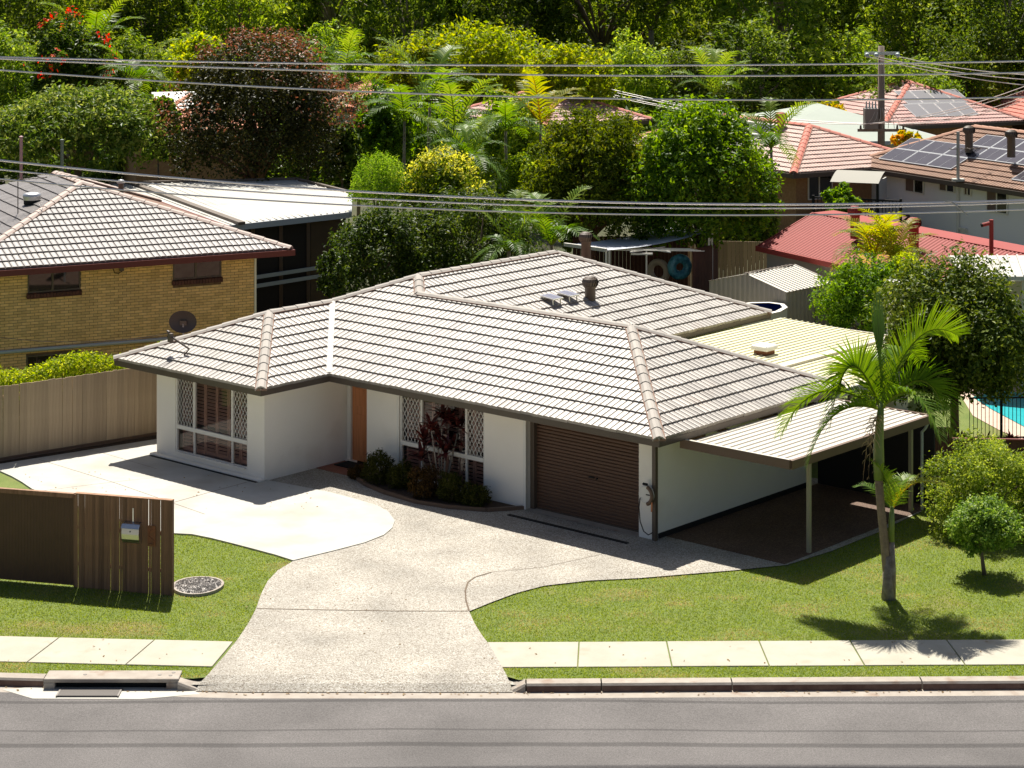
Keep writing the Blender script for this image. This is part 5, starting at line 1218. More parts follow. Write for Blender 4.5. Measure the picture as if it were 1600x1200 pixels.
# ------------------------------------------------------------------ vegetation
def leaf_quads(pos, nrm, l, asp, rng, fold=0.0):
    n = len(pos); nrm = nrm/np.linalg.norm(nrm, axis=1, keepdims=True)
    r = rng.normal(size=(n,3)); t1 = np.cross(nrm, r); t1 /= np.linalg.norm(t1, axis=1, keepdims=True)+1e-9; t2 = np.cross(nrm, t1)
    L = (l*rng.uniform(.65, 1.35, n))[:,None]; w = L*asp
    a = pos - t1*L*.5; b_ = pos + t2*w*.5 + nrm*L*fold; c = pos + t1*L*.5; d = pos - t2*w*.5 + nrm*L*fold
    co = np.stack([a, b_, c, d], 1).reshape(-1, 3); f = np.arange(4*n).reshape(-1, 4); return co, f
def crown(name, rx, ry, rz, nl, per, l, seed, mat, lobe=.34, asp=.5, spread=(.55,.9), zmin=-.6, inner=.15, upb=.35, tips=None, rag=.12, cluster=True):
    rng = np.random.default_rng(seed); P = []; N_ = []; R = []; cs = []
    g_ = (1+5**.5)/2
    for i in range(nl):
        z = 1 - (i+.5)/nl*(1-zmin); th = 2*math.pi*i/g_ + rng.uniform(-.4, .4)
        s = math.sqrt(max(0, 1-z*z)); k = rng.uniform(*spread); c = np.array([s*math.cos(th)*rx, s*math.sin(th)*ry, z*rz])*k
        lr = lobe*rng.uniform(.7, 1.3)*np.array([rx, ry, rz])**.5*(rx*ry*rz)**(1/6.); cs.append((c, lr))
        n = int(per*rng.uniform(.75, 1.25))
        d = rng.normal(size=(n,3)); d[:,2] += .25; d /= np.linalg.norm(d, axis=1, keepdims=True)
        if cluster:                          # gather the leaves on small twigs
            nt_ = max(3, n//9); tw = d[:nt_]; idx = rng.integers(0, nt_, n); d = tw[idx] + rng.normal(size=(n,3))*.13
        rad = rng.uniform(.62, 1.0+rag*2, n)**.7; m_ = rng.random(n) < inner; rad[m_] *= rng.random(m_.sum())
        p = c + d*rad[:,None]*lr
        P.append(p); N_.append(d*.5 + rng.normal(size=(n,3))*.55 + np.array([0,0,upb])); R.append(np.clip(rng.uniform(0, 1, n)*.75 + rng.uniform(0, .25), 0, 1))
    P = np.concatenate(P); N_ = np.concatenate(N_); R = np.concatenate(R)
    if tips is not None:                     # blossom or new growth: only outermost leaves, flagged 1.0
        out = ((P/np.array([rx, ry, rz]))**2).sum(1); th = np.quantile(out, 1-tips*2.2); hit = (out > th) & (P[:,2] > -.1*rz) & (rng.random(len(P)) < .6); R = R*.86; R[hit] = rng.uniform(.95, 1, hit.sum())
    co, f = leaf_quads(P, N_, l, asp, rng, .08)
    return npmesh(name, co, f, 4, mat, R), cs
def trunk_mesh(name, base, tops, r, mat, seed=0):
    rg = random.Random(seed); b = MB(); B0 = Vector(base[:3]); f0 = Vector((base[0]+rg.uniform(-.1,.1), base[1]+rg.uniform(-.1,.1), base[2]+base[3]))
    b.tube([B0, B0.lerp(f0, .5), f0], [r, r*.8, r*.68], 8)
    for t in tops:
        t = Vector(t); m_ = f0.lerp(t, .5) + Vector((rg.uniform(-.1,.1), rg.uniform(-.1,.1), .12))*(t-f0).length
        b.tube([f0, m_, t], [r*.5, r*.3, r*.1], 5)
    return b.mesh(name, mat, True)
def tree(name, label, x, yt, yb, hw, Y, mat, cat='tree', seed=1, nl=26, per=420, l=.16, bark=None, group=None, ground=0.0, depth=1.0, tr=None, **kw):
    top, bot = dp(x, yt, Y), dp(x, yb, Y); rx = hw/F*Y; rz = (top.z-bot.z)/2; cz = (top.z+bot.z)/2
    e_ = empty(name, (top.x, Y, ground), random.Random(seed).uniform(0, 6), label, cat, group)
    me, cs = crown('crown', rx, rx*depth, rz, nl, per, l, seed, mat, **kw); o = obj('crown', me, e_); o.location = (0, 0, cz-ground)
    tops = [(c[0]*.9, c[1]*.9, c[2]*.9+cz-ground) for c, _ in cs[::3]]
    fh = max(.25, cz-ground-rz*.75); t = obj('trunk', trunk_mesh('trunk', (0, 0, 0, fh), tops, tr or max(.05, rx*.07), bark or m_bark, seed), e_)
    return e_
G1 = [(.012,.035,.006), (.028,.07,.010), (.06,.12,.018), (.12,.19,.04)]
m_l_round = leaf('leaf_round', [(.02,.05,.010), (.045,.10,.018), (.11,.18,.045), (.26,.33,.13)], .3, .35, .6)
m_l_red = leaf('leaf_dark_red', [(.008,.014,.005), (.020,.028,.008), (.05,.055,.015), (.07,.03,.02), (.22,.11,.08)], .1, .4, .5, 0, [0,.35,.75,.88,1])
m_l_tulip = leaf('leaf_tulip', [(.015,.045,.008), (.04,.09,.016), (.10,.16,.04), (.12,.18,.05), (.48,.07,.02)], .3, .4, .5, 0, [0,.4,.84,.9,.95])
m_l_dark = leaf('leaf_dark', [(.010,.028,.006), (.022,.052,.010), (.05,.095,.018), (.13,.19,.05)], .25, .4, .6)
m_l_gum = leaf('leaf_gum', [(.036,.085,.014), (.08,.155,.024), (.15,.24,.04), (.27,.36,.085)], .40, .5, .4, .45)
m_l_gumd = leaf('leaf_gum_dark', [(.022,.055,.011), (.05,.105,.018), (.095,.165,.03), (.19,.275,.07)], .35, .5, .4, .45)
m_l_lime = leaf('leaf_lime', [(.05,.10,.010), (.11,.19,.016), (.19,.27,.028), (.30,.34,.06)], .45, .5, .4, .15)
m_l_bright = leaf('leaf_bright', [(.02,.06,.008), (.05,.13,.014), (.11,.23,.025), (.20,.33,.06)], .4, .4, .5)
m_l_con = leaf('leaf_conifer', [(.025,.05,.008), (.05,.09,.012), (.10,.16,.022), (.18,.22,.04)], .3, .6, .3)
m_l_fern = leaf('leaf_fern', [(.03,.09,.014), (.07,.17,.025), (.14,.26,.045), (.22,.34,.09)], .45, .5, .4)
m_l_yel = leaf('leaf_yellow', [(.02,.05,.008), (.06,.12,.015), (.13,.2,.03), (.16,.22,.04), (.40,.47,.10)], .35, .5, .4, 0, [0,.4,.84,.9,.95])
m_l_cro = leaf('leaf_croton', [(.06,.12,.012), (.20,.25,.02), (.38,.34,.03), (.45,.16,.04)], .4, .4, .5)
m_l_bush = leaf('leaf_bush', [(.035,.08,.014), (.09,.165,.03), (.18,.27,.055), (.31,.40,.13)], .38, .45, .5)
m_l_broad = leaf('leaf_broad', [(.012,.032,.005), (.028,.062,.009), (.07,.12,.018), (.19,.26,.06)], .18, .45, .5)
m_l_topi = leaf('leaf_topiary', [(.025,.075,.016), (.065,.15,.03), (.14,.26,.06), (.28,.40,.17)], .3, .4, .6)
m_l_hedge = leaf('leaf_hedge', [(.06,.12,.012), (.14,.24,.022), (.25,.36,.045), (.36,.44,.10)], .45, .5, .4)
m_palm = leaf('palm_green', [(.02,.06,.010), (.045,.115,.016), (.09,.18,.026), (.16,.24,.045)], .3, .32, .6, .1)
m_palmy = leaf('palm_golden', [(.05,.09,.01), (.10,.16,.018), (.18,.22,.03), (.32,.28,.05)], .4, .4, .5, .15)
m_cord = leaf('cordyline_red', [(.03,.007,.007), (.07,.014,.012), (.12,.025,.018), (.2,.06,.04)], .2, .25, 1.6, 0, None, False)
m_shr1 = leaf('shrub_olive', [(.012,.020,.006), (.03,.042,.010), (.055,.068,.018), (.08,.09,.03)], .3, .6, .3, .15)
m_shr2 = leaf('shrub_rust', [(.02,.014,.008), (.04,.028,.012), (.065,.045,.02), (.09,.065,.028)], .3, .6, .3, .1)
m_brom = leaf('bromeliad', [(.07,.018,.012), (.16,.035,.02), (.10,.14,.02), (.2,.24,.04)], .3, .4, .5, 0)
m_crsh = M('palm_crownshaft', (.13,.19,.035), (.17,.23,.05), 4, .35, spec=.5)
m_ptr = M('palm_trunk', (.30,.225,.14), (.20,.145,.09), 10, .85, .4, 30)
m_ptr2 = M('palm_trunk_grey', (.36,.31,.25), (.16,.12,.09), 6, .9, .5, 25)
m_straw = leaf('dead_frond', [(.3,.22,.12), (.42,.33,.2)], .3, .7, .2, 0, None, False)

def frond_mesh(name, pts, nl, ll, mat, rng, droop=.5, wid=.035, taper=True, fan=.9, r0=.022, twist=0.0):
    # pts: 3 bezier control points; leaflets on both sides, each two bent quads
    p0, p1, p2 = [np.array(p, float) for p in pts]
    ts = np.linspace(0.06, 1, nl); B = lambda t: (1-t)**2*p0 + 2*t*(1-t)*p1 + t*t*p2; dB = lambda t: 2*(1-t)*(p1-p0) + 2*t*(p2-p1)
    co = []; fs = []; rn = []
    def quad(a, b, c, d, r):
        k = len(co); co.extend([a, b, c, d]); fs.append((k, k+1, k+2, k+3)); rn.append(r)
    sh = rng.uniform(.1, .9)
    prev = None
    for i, t in enumerate(np.linspace(0, 1, 12)):                # rachis: three-sided
        p = B(t); d = dB(t); d /= np.linalg.norm(d); s = np.cross(d, [0,0,1]); s /= np.linalg.norm(s)+1e-9; u_ = np.cross(s, d); r = r0*(1-.85*t)
        cur = [p+s*r, p-s*r, p-u_*r*1.2, p+u_*r*.6]
        if prev is not None:
            for a, b in ((0,3),(3,1),(1,2),(2,0)): quad(prev[a], prev[b], cur[b], cur[a], .95)
        prev = cur
    for t in ts:
        p = B(t); d = dB(t); d /= np.linalg.norm(d); s = np.cross(d, [0,0,1]); s /= np.linalg.norm(s)+1e-9; u_ = np.cross(s, d); s, u_ = s*math.cos(twist)+u_*math.sin(twist), u_*math.cos(twist)-s*math.sin(twist)
        L = ll*(np.sin(np.pi*min(1, .22+.78*t*.93))**.6 if taper else 1)*rng.uniform(.85, 1.1)
        for sg in (1, -1):
            dr = s*sg*fan + d*(.45+.5*t) + u_*rng.uniform(.15, .45); dr /= np.linalg.norm(dr)
            a0 = p; a1 = p + dr*L*.55; dr2 = dr + np.array([0,0,-1])*droop*rng.uniform(.6, 1.4); dr2 /= np.linalg.norm(dr2); a2 = a1 + dr2*L*.5
            wv = np.cross(dr, u_); wv /= np.linalg.norm(wv)+1e-9; w_2 = wid*L/ll; r = float(np.clip(sh*.6+rng.uniform(0,.4), 0, 1))
            quad(a0-wv*w_2*.4, a0+wv*w_2*.4, a1+wv*w_2*.5, a1-wv*w_2*.5, r); quad(a1-wv*w_2*.5, a1+wv*w_2*.5, a2+wv*.003, a2-wv*.003, r)
    return npmesh(name, np.array(co), np.array(fs), 4, mat, np.array(rn))
PR = np.random.default_rng(5)
# hero palm in the front lawn
pb = sv(1388, 936); s_ = pb.y/F
palm = empty('palm_tree', pb, 0, 'tall feather palm with green crownshaft in the front lawn', 'palm')
def rel(px, py, dy=0): q = dp(px, py, pb.y+dy); return q - pb
tp0 = [rel(1388, 938), rel(1386, 900), rel(1382, 850), rel(1376, 790), rel(1373, 748)]
b = MB(); pts = [tp0[0].lerp(tp0[1], t) for t in (0, .3, .7)] + [tp0[1], tp0[2], tp0[3], tp0[4]]
b.tube(pts, [.14, .1, .09, .086, .082, .082, .08], 12); b.build('trunk', m_ptr, palm, True)
MB().tube([tp0[0]+Vector((0,0,-.02)), tp0[0]+Vector((-.01,0,.35)), tp0[0]+Vector((-.03,0,.9))], [.15, .105, .091], 12).build('lower_bark', m_ptr2, palm, True)
b = MB()
for i in range(34):
    t = i/33; p = tp0[2].lerp(tp0[3], t*2) if t < .5 else tp0[3].lerp(tp0[4], (t-.5)*2); b.cyl(p, p+Vector((0,0,.014)), .086+.003*(i % 2), n=12)
b.build('trunk_rings', m_ptr, palm)['kind'] = 'stuff'
MB().tube([rel(1373, 750), rel(1373, 720), rel(1373, 690), rel(1375, 655), rel(1377, 630)], [.092, .112, .1, .08, .055], 12).build('crownshaft', m_crsh, palm, True)
pc_ = rel(1377, 632)
FR = [((.75,.2,1.30), (1.62,.4,1.32), 50, .74, .12, .9), ((.85,-.1,.52), (1.33,-.25,-.55), 50, .62, .3, .7), ((-.62,.0,.80), (-1.05,-.1,-.45), 50, .72, .25, -.8),
      ((-1.15,.4,.20), (-1.95,.6,-.75), 48, .58, .4, -.5), ((-.95,-.25,-.10), (-1.55,-.45,-1.12), 46, .5, .5, -.4),
      ((-.1,.7,.75), (-.35,1.8,.25), 40, .55, .4, 0), ((.45,.7,.95), (1.05,1.5,.6), 42, .6, .25, .5), ((.5,-.75,.4), (.9,-1.5,-.35), 40, .5, .5, .3)]
for m1, t1, n, ll, dr, tw_ in FR:
    m1 = tuple(2*a_ - .5*c_ for a_, c_ in zip(m1, t1)); o = obj('frond', frond_mesh('frond', [pc_+Vector((0,0,-.1)), pc_+Vector(m1), pc_+Vector(t1)], int(n*1.6), ll*1.04, m_palm, PR, dr, .04, r0=.03, twist=tw_), palm)
# unopened spear leaf: a sheaf of folded leaflets
b = MB(); b.keep = True; a, c = rel(1377, 640), rel(1371, 452); n = 9
b.tube([a, a.lerp(c, .35), a.lerp(c, .75)], [.035, .03, .012], 6)
for k in range(15):
    off_ = (k-7)/7; top = c + Vector((off_*.13, .03*math.sin(k*2.1), -.28*abs(off_)**1.5 - .10*((k*5) % 3)/2)); st = a.lerp(c, .28+.02*abs(k-7)); md = st.lerp(top, .5) + Vector((off_*.035, -.02, 0)); w_ = .014
    b.add([st+Vector((-w_*.6,0,0)), st+Vector((w_*.6,0,0)), md+Vector((w_*1.3,.012,0)), md+Vector((-w_*1.3,-.012,0)), top+Vector((.004,0,0)), top+Vector((-.004,0,0))], [(0,1,2,3),(3,2,4,5)])
b.build('spear_leaf', M('spear_green', (.10,.19,.03), (.20,.31,.06), 3, .4, stretch=(60,60,1)), palm)
for k in range(3):
    obj('dead_frond', frond_mesh('dead_frond', [rel(1372, 650), rel(1368-k*6, 640+k*8, -.25), rel(1366-k*9, 735+k*10, -.2)], 10, .22, m_straw, PR, .9, .02, r0=.012), palm)
pal2 = empty('palm_tree', pb + Vector((.08, .02, 0)), 0, 'young slender palm growing against the foot of the tall palm', 'palm')
q0 = pal2.location
def rel2(px, py, dy=0): return dp(px, py, q0.y+dy) - q0
MB().tube([rel2(1394, 936), rel2(1395, 890), rel2(1393, 845)], [.075, .065, .06], 10).build('trunk', m_ptr2, pal2, True)
MB().tube([rel2(1393, 846), rel2(1393, 815), rel2(1394, 792)], [.062, .065, .04], 10).build('crownshaft', m_crsh, pal2, True)
c2 = rel2(1394, 794)
for m1, t1, n, ll in (((-.05,-.1,.75), (-.42,-.2,.95), 34, .42), ((.30,-.15,.85), (1.05,-.3,.50), 36, .42), ((.15,.3,.5), (.5,.6,.5), 26, .35), ((-.2,.35,.4), (-.6,.6,.3), 24, .35)):
    obj('frond', frond_mesh('frond', [c2+Vector((0,0,-.05)), c2+Vector(m1), c2+Vector(t1)], n, ll, m_palmy if t1[0] > 1 else m_palm, PR, .4, .03, r0=.016), pal2)
# garden palms behind
fr_lib = {}
for kind, mt in (('g', m_palm), ('y', m_palmy)):
    fr_lib[kind] = [frond_mesh('frond', [(0,0,0), (.55,0,e1), (1.25,0,e2)], 22, .42, mt, PR, .5, .05, r0=.02) for e1, e2 in ((.95, .9), (.75, .25), (.45, -.35), (1.2, 1.3))]
def palm_px(label, x, y, Y, size, kind='g', nf=9, cat='palm', name='palm_tree', tr=.07, seed=0, ground=0):
    rg = random.Random(seed+int(x)); c = dp(x, y, Y); e_ = empty(name, (c.x, Y, ground), 0, label, cat)
    MB().tube([(0,0,0), (rg.uniform(-.1,.1), 0, (c.z-ground)*.5), (0,0,c.z-ground)], [tr*1.3, tr, tr*.8], 8).build('trunk', m_ptr2, e_, True)
    for i in range(nf):
        me = fr_lib[kind][(i*7+rg.randint(0,3)) % 4]; o = obj('frond', me, e_); o.location = (0,0,c.z-ground); o.rotation_euler = (0, rg.uniform(-.15,.15), 2*math.pi*i/nf+rg.uniform(-.3,.3)); k = size*rg.uniform(.85,1.15); o.scale = (k,k,k)
for a in (('feather palm with spread fronds left of the palm cluster, tallest of it', 672, 158, 92, 1.9), ('feather palm in front of the lime-green trees, left end of the cluster', 632, 190, 90, 1.7), ('palm in the middle of the palm cluster under the wires', 712, 205, 88, 1.6),
          ('slender palm with an arched crown left of the golden conifer', 790, 205, 86, 1.5), ('palm with yellowing fronds just above the golden conifer', 845, 195, 96, 1.6, 'y'), ('low palm directly behind the yellow blossom', 735, 250, 82, 1.4), ('low palm right of the yellow blossom', 705, 235, 84, 1.3),
          ('palm crown at the top left beside the orange-flowered tree', 148, 72, 112, 2.0), ('drooping palm above the terracotta roof at left', 215, 130, 104, 1.9), ('fan of dark palm fronds against the bright green tree by the red roof', 1205, 232, 84, 1.5),
          ('golden palm clump before the red metal shed', 1365, 402, 67, 1.25, 'y', 12), ('green palm clump right of the golden clump by the red shed', 1398, 410, 66, 1.15, 'y', 11), ('bright palm fronds rising behind the main roof ridge', 862, 383, 68.5, 1.35), ('low palm behind the main roof left of the bright fronds', 795, 392, 68, 1.1), ('palm head at the left of the palm cluster below the wires', 560, 165, 100, 1.6), ('pale palm in front of the far forest below the top wires', 1115, 150, 108, 1.7), ('small palm at the left edge of the lime-green trees', 540, 108, 118, 1.8)):
    palm_px(*a)
# named trees and shrubs (photo x, top row, bottom row, half width, distance)
tree('round_tree', 'round spreading tree with pale glossy leaves behind the brick house', 122, 150, 285, 118, 82, m_l_round, seed=11, nl=34, per=620, l=.22, asp=.42, spread=(.7,.95), zmin=-.25)
tree('dark_red_tree', 'large dark tree with reddish new leaves left of centre', 402, 60, 320, 138, 84, m_l_red, seed=12, nl=44, per=900, l=.15, tips=.07, bark=m_barkr, lobe=.30)
tree('tulip_tree', 'glossy dark tree dotted with orange flowers at upper left', 108, 32, 190, 62, 106, m_l_tulip, seed=13, nl=26, per=380, l=.24, tips=.022)
tree('hedge_tree', 'dense dark shrub tree left of the yellow blossom behind the main roof', 600, 325, 490, 78, 69.5, m_l_dark, seed=14, nl=30, per=560, l=.13, spread=(.6,.95))
tree('hedge_tree', 'dense dark shrub tree under the yellow blossom behind the main roof', 735, 305, 480, 98, 71, m_l_dark, seed=15, nl=34, per=600, l=.13, spread=(.6,.95))
tree('garden_shrub', 'small glossy shrub at the corner of the dark verandah', 522, 388, 480, 26, 66, m_l_dark, 'shrub', seed=16, nl=14, per=220, l=.11)
tree('fern_tree', 'feathery bright green tree beside the white verandah roof', 588, 240, 345, 42, 75, m_l_fern, seed=17, nl=18, per=420, l=.13, asp=.22, lobe=.4)
tree('yellow_blossom_tree', 'shrubby tree topped with bright yellow blossom above the dark hedge', 685, 238, 345, 68, 76, m_l_yel, seed=18, nl=22, per=420, l=.14, tips=.16, lobe=.36)
tree('golden_conifer', 'broad olive-gold conifer behind the main roof ridge', 925, 178, 395, 112, 79, m_l_con, seed=19, nl=80, per=520, l=.17, asp=.4, lobe=.22, spread=(.55,.97), upb=.1, bark=m_barkr)
tree('bright_tree', 'tall bright green leafy tree right of the golden conifer', 1098, 150, 440, 108, 77.5, m_l_bright, seed=20, nl=46, per=620, l=.19, lobe=.28)
tree('lime_tree', 'lime-green round tree at left of the far group behind the palms', 655, 62, 210, 62, 118, m_l_lime, seed=21, nl=24, per=340, l=.28)
tree('lime_tree', 'broad lime-green tree at the centre of the far group', 755, 38, 215, 105, 122, m_l_lime, seed=22, nl=34, per=420, l=.30)
tree('lime_tree', 'lime-green tree at right of the far group above the small pole', 885, 68, 205, 68, 114, m_l_lime, seed=23, nl=26, per=380, l=.28)
tree('lime_tree', 'yellow-green tree left of the dark red tree under the top wire', 318, 55, 190, 52, 110, m_l_lime, seed=24, nl=20, per=320, l=.27)
tree('croton_shrub', 'yellow and orange croton shrub behind the pale green roof', 1285, 160, 215, 42, 122, m_l_cro, 'shrub', seed=25, nl=16, per=160, l=.34)
tree('croton_shrub', 'small yellow-green shrub between the power pole and the brown roof', 1420, 205, 235, 24, 100, m_l_cro, 'shrub', seed=26, nl=10, per=110, l=.26)
tree('compound_tree', 'bright green tree between the metal shed and the white pillar', 1350, 405, 548, 66, 62, m_l_bright, seed=27, nl=26, per=520, l=.13, asp=.4)
tree('broad_tree', 'large dark green tree with sunlit top behind the carport at right', 1492, 418, 648, 108, 56, m_l_broad, seed=28, nl=48, per=1050, l=.125, bark=m_barkr, tr=.13, zmin=-.75, spread=(.6,.92))
tree('broad_tree', 'part of a leafy tree at the right picture edge over the pool', 1625, 500, 610, 46, 57, m_l_broad, seed=29, nl=18, per=420, l=.115)
tree('round_bush', 'large yellow-green rounded bush beside the lawn at right', 1548, 692, 862, 88, 47.6, m_l_bush, 'bush', seed=30, nl=50, per=760, l=.07, spread=(.55,1.05), zmin=-.9, lobe=.23, rag=.25)
tree('topiary_tree', 'small clipped ball-headed tree in front of the yellow-green bush', 1538, 778, 864, 55, 44.5, m_l_topi, seed=31, nl=30, per=420, l=.075, spread=(.5,.98), zmin=-.8, lobe=.3, rag=.3, tr=.05)
tree('deck_shrub', 'green leafy shrub growing below the dark deck', 1312, 288, 345, 26, 88, m_l_bright, 'shrub', seed=32, nl=12, per=160, l=.2)
tree('garden_shrub', 'bushy shrub behind the white pillar under the palms', 1420, 400, 470, 40, 62.5, m_l_hedge, 'shrub', seed=33, nl=16, per=300, l=.12)
rest = [('dark green tree left of the feathery tree behind the verandah', 535, 195, 300, 32, 92, m_l_gumd), ('leafy tree between the palms and the white verandah', 600, 140, 280, 50, 98, m_l_bright), ('green tree behind the palm cluster', 690, 170, 300, 70, 102, m_l_bright), ('dark bushy tree right of the palm cluster', 790, 150, 320, 60, 97, m_l_gum), ('olive bush left of the golden conifer', 825, 235, 370, 40, 84, m_l_gum), ('dark tree behind the tulip tree', 200, 60, 260, 60, 116, m_l_gumd), ('leafy tree between the round tree and the dark red tree', 250, 150, 270, 28, 92, m_l_bright), ('dark tree at the far left edge behind the orange-flowered tree', 5, 20, 300, 70, 112, m_l_gumd), ('tree in front of the forest above the golden conifer', 985, 60, 220, 60, 120, m_l_gum), ('dark tree above the bright green tree', 1080, 70, 240, 70, 122, m_l_gumd), ('bushy tree behind the fan palm right of the bright tree', 1200, 110, 235, 50, 128, m_l_gumd), ('grey-green tree left of the tall timber pole', 1330, 60, 200, 50, 132, m_l_gum), ('big dark dense tree right of the timber pole', 1520, -10, 215, 100, 130, m_l_gumd), ('dark tree filling the right edge behind the red roof', 1610, 60, 230, 60, 134, m_l_gumd), ('small dark tree right of the dark red tree', 480, 150, 290, 40, 96, m_l_gumd), ('shrub below the awning edge right of the palm fronds', 905, 330, 400, 26, 84, m_l_gum), ('dark bush behind the shed roof', 1180, 300, 430, 36, 82, m_l_gumd), ('dark bush right of the screen wall', 1140, 330, 440, 26, 83, m_l_gumd)]
for i, (lb, x, yt, yb, hw, Y_, mt) in enumerate(rest):
    tree('garden_tree', lb, x, yt, yb, hw, Y_, mt, seed=60+i, nl=24, per=330, l=.24 if Y_ > 90 else .16)
# hedge behind the paling fence
hd = empty('hedge', p0, math.atan2(dn.y, dn.x), 'light green clipped hedge showing above the paling fence', 'hedge')
rng = np.random.default_rng(3); n = 15000
P = np.stack([rng.uniform(0, 6.4, n), .35+rng.uniform(0, .95, n), rng.uniform(1.0, 1.0, n)], 1); P[:,2] = 2.18 + .12*np.sin(P[:,0]*2.1) - .35*rng.random(n)**2*2 + rng.normal(0, .05, n) - .25*((P[:,1]-.8)/.5)**2
co, f = leaf_quads(P, rng.normal(size=(n,3))*.7+np.array([0,-.1,.7]), .09, .5, rng, .08); obj('foliage', npmesh('foliage', co, f, 4, m_l_hedge, rng.random(n)), hd)
for i in range(10): MB().tube([(i*.62+.2, .8, 0), (i*.62+.25, .8, 1.95)], .03, 5).build('stem', m_bark, hd)
# garden bed along the front wall
bed_px = [(552, 746), (560, 752), (572, 760), (600, 772), (650, 787), (700, 795), (760, 800), (822, 796), (826, 788), (820, 780), (640, 740), (560, 718)]
b = MB(); b.prism(P2(bed_px), 0, .06); tag(b.build('garden_bed', m_mulch), kind='structure')
ed = P2([(553, 747), (560, 753), (572, 761), (600, 773), (650, 788), (700, 796), (760, 801), (822, 797)])
ge2 = empty('bed_edging', (0,0,0), 0, 'dark curved edging along the garden bed before the front windows', 'edging')
for a, c in zip(ed[:-1], ed[1:]): MB().bar((a[0], a[1], .05), (c[0], c[1], .05), .07, .11).build('edging_block', m_beam, ge2)
for i, (x, yt, yb, hw, mt, lb) in enumerate(((592, 704, 762, 23, m_shr1, 'rounded olive shrub beside the timber front door'), (628, 722, 770, 20, m_shr1, 'small green shrub left of the red cordyline'), (662, 728, 786, 24, m_shr2, 'rusty brown rounded shrub under the red cordyline'), (704, 738, 790, 23, m_shr1, 'olive shrub right of the red cordyline stems'), (742, 756, 796, 25, m_shr1, 'low grassy shrub at the right end of the garden bed'), (560, 728, 752, 16, m_shr2, 'low brown groundcover by the porch'))):
    Yb = sv(x, yb-4).y; tree('garden_shrub', lb, x, yt, yb, hw, Yb, mt, 'shrub', seed=90+i, nl=20, per=300, l=.05, asp=.45, zmin=-.9, spread=(.5,.85), lobe=.36)
cdq = sv(690, 772); cd = empty('cordyline', cdq, 0, 'burgundy cordyline with broad strappy leaves before the front window', 'plant')
rg = np.random.default_rng(9); heads = []
for i, (dx, z) in enumerate(((-.42,1.25), (-.25,1.62), (0,1.9), (.18,1.75), (.42,1.6), (.3,1.2), (-.1,1.35), (-.5,.85), (.1,1.05))):
    dy = rg.uniform(-.25,.2); MB().tube([(0+dx*.15,dy*.2,0), (dx*.6,dy*.6,z*.55), (dx,dy,z)], [.022,.018,.015], 6).build('stem', m_barkl, cd, True); heads.append((dx,dy,z))
for hx, hy, hz in heads:
    co = []; fs = []; rn = []
    for k in range(20):
        az = k*2.4+rg.uniform(-.3,.3); el = rg.uniform(.1,1.25); L = rg.uniform(.36,.55); w_2 = .048; d = np.array([math.cos(az)*math.cos(el), math.sin(az)*math.cos(el), math.sin(el)]); s = np.cross(d, [0,0,1]); s /= np.linalg.norm(s)+1e-6
        p = np.array([hx,hy,hz+rg.uniform(-.1,.08)]); prev = None
        for t in np.linspace(0, 1, 5):
            q = p + d*L*t + np.array([0,0,-.34*L*t*t*(1.5-el)]); ww = w_2*math.sin(math.pi*min(1,.18+.8*t))*1.0+.004
            cur = [q-s*ww, q+s*ww]
            if prev is not None: kk = len(co); co += [prev[0], prev[1], cur[1], cur[0]]; fs.append((kk,kk+1,kk+2,kk+3)); rn.append(rg.random())
            prev = cur
    obj('leaf_head', npmesh('leaf_head', np.array(co), np.array(fs), 4, m_cord, np.array(rn)), cd)
# strappy bromeliads along the low fence
for i in range(9):
    q = sv(1502+i*13, 694+(i % 3)*4); e_ = empty('bromeliad', (q.x, q.y, 0), 0, 'strappy bromeliad along the low red-brown fence, %s from the left' % ('first','second','third','fourth','fifth','sixth','seventh','eighth','ninth')[i], 'plant', 'bromeliads along the low fence')
    MB().lathe((0,0,-.02), [(.05,0), (.06,.08), (.03,.12)], 8).build('crown_base', m_bark, e_)
    co = []; fs = []; rn = []
    for k in range(16):
        az = k*2.4; el = rg.uniform(.4,1.3); L = rg.uniform(.3,.5); d = np.array([math.cos(az)*math.cos(el), math.sin(az)*math.cos(el), math.sin(el)]); s = np.cross(d, [0,0,1]); s /= np.linalg.norm(s)+1e-6; kk = len(co); m_ = d*L*.6; t_ = d*L+np.array([0,0,-.1])
        co += [-s*.02, s*.02, m_+s*.03, m_-s*.03, t_]; fs += [(kk,kk+1,kk+2,kk+3),(kk+3,kk+2,kk+4,kk+4)]; rn += [rg.random()*.5+.5*(i % 2)]*2
    co2 = np.array(co); f4 = [f for f in fs if len(set(f)) == 4]; f3 = [f[:3] for f in fs if len(set(f)) == 3]
    tri = np.array([x for f in f4 for x in ((f[0],f[1],f[2]),(f[0],f[2],f[3]))] + f3); obj('leaves', npmesh('leaves', co2, tri, 3, m_brom, rg.random(len(tri))*.5+.5*(i % 2)), e_)
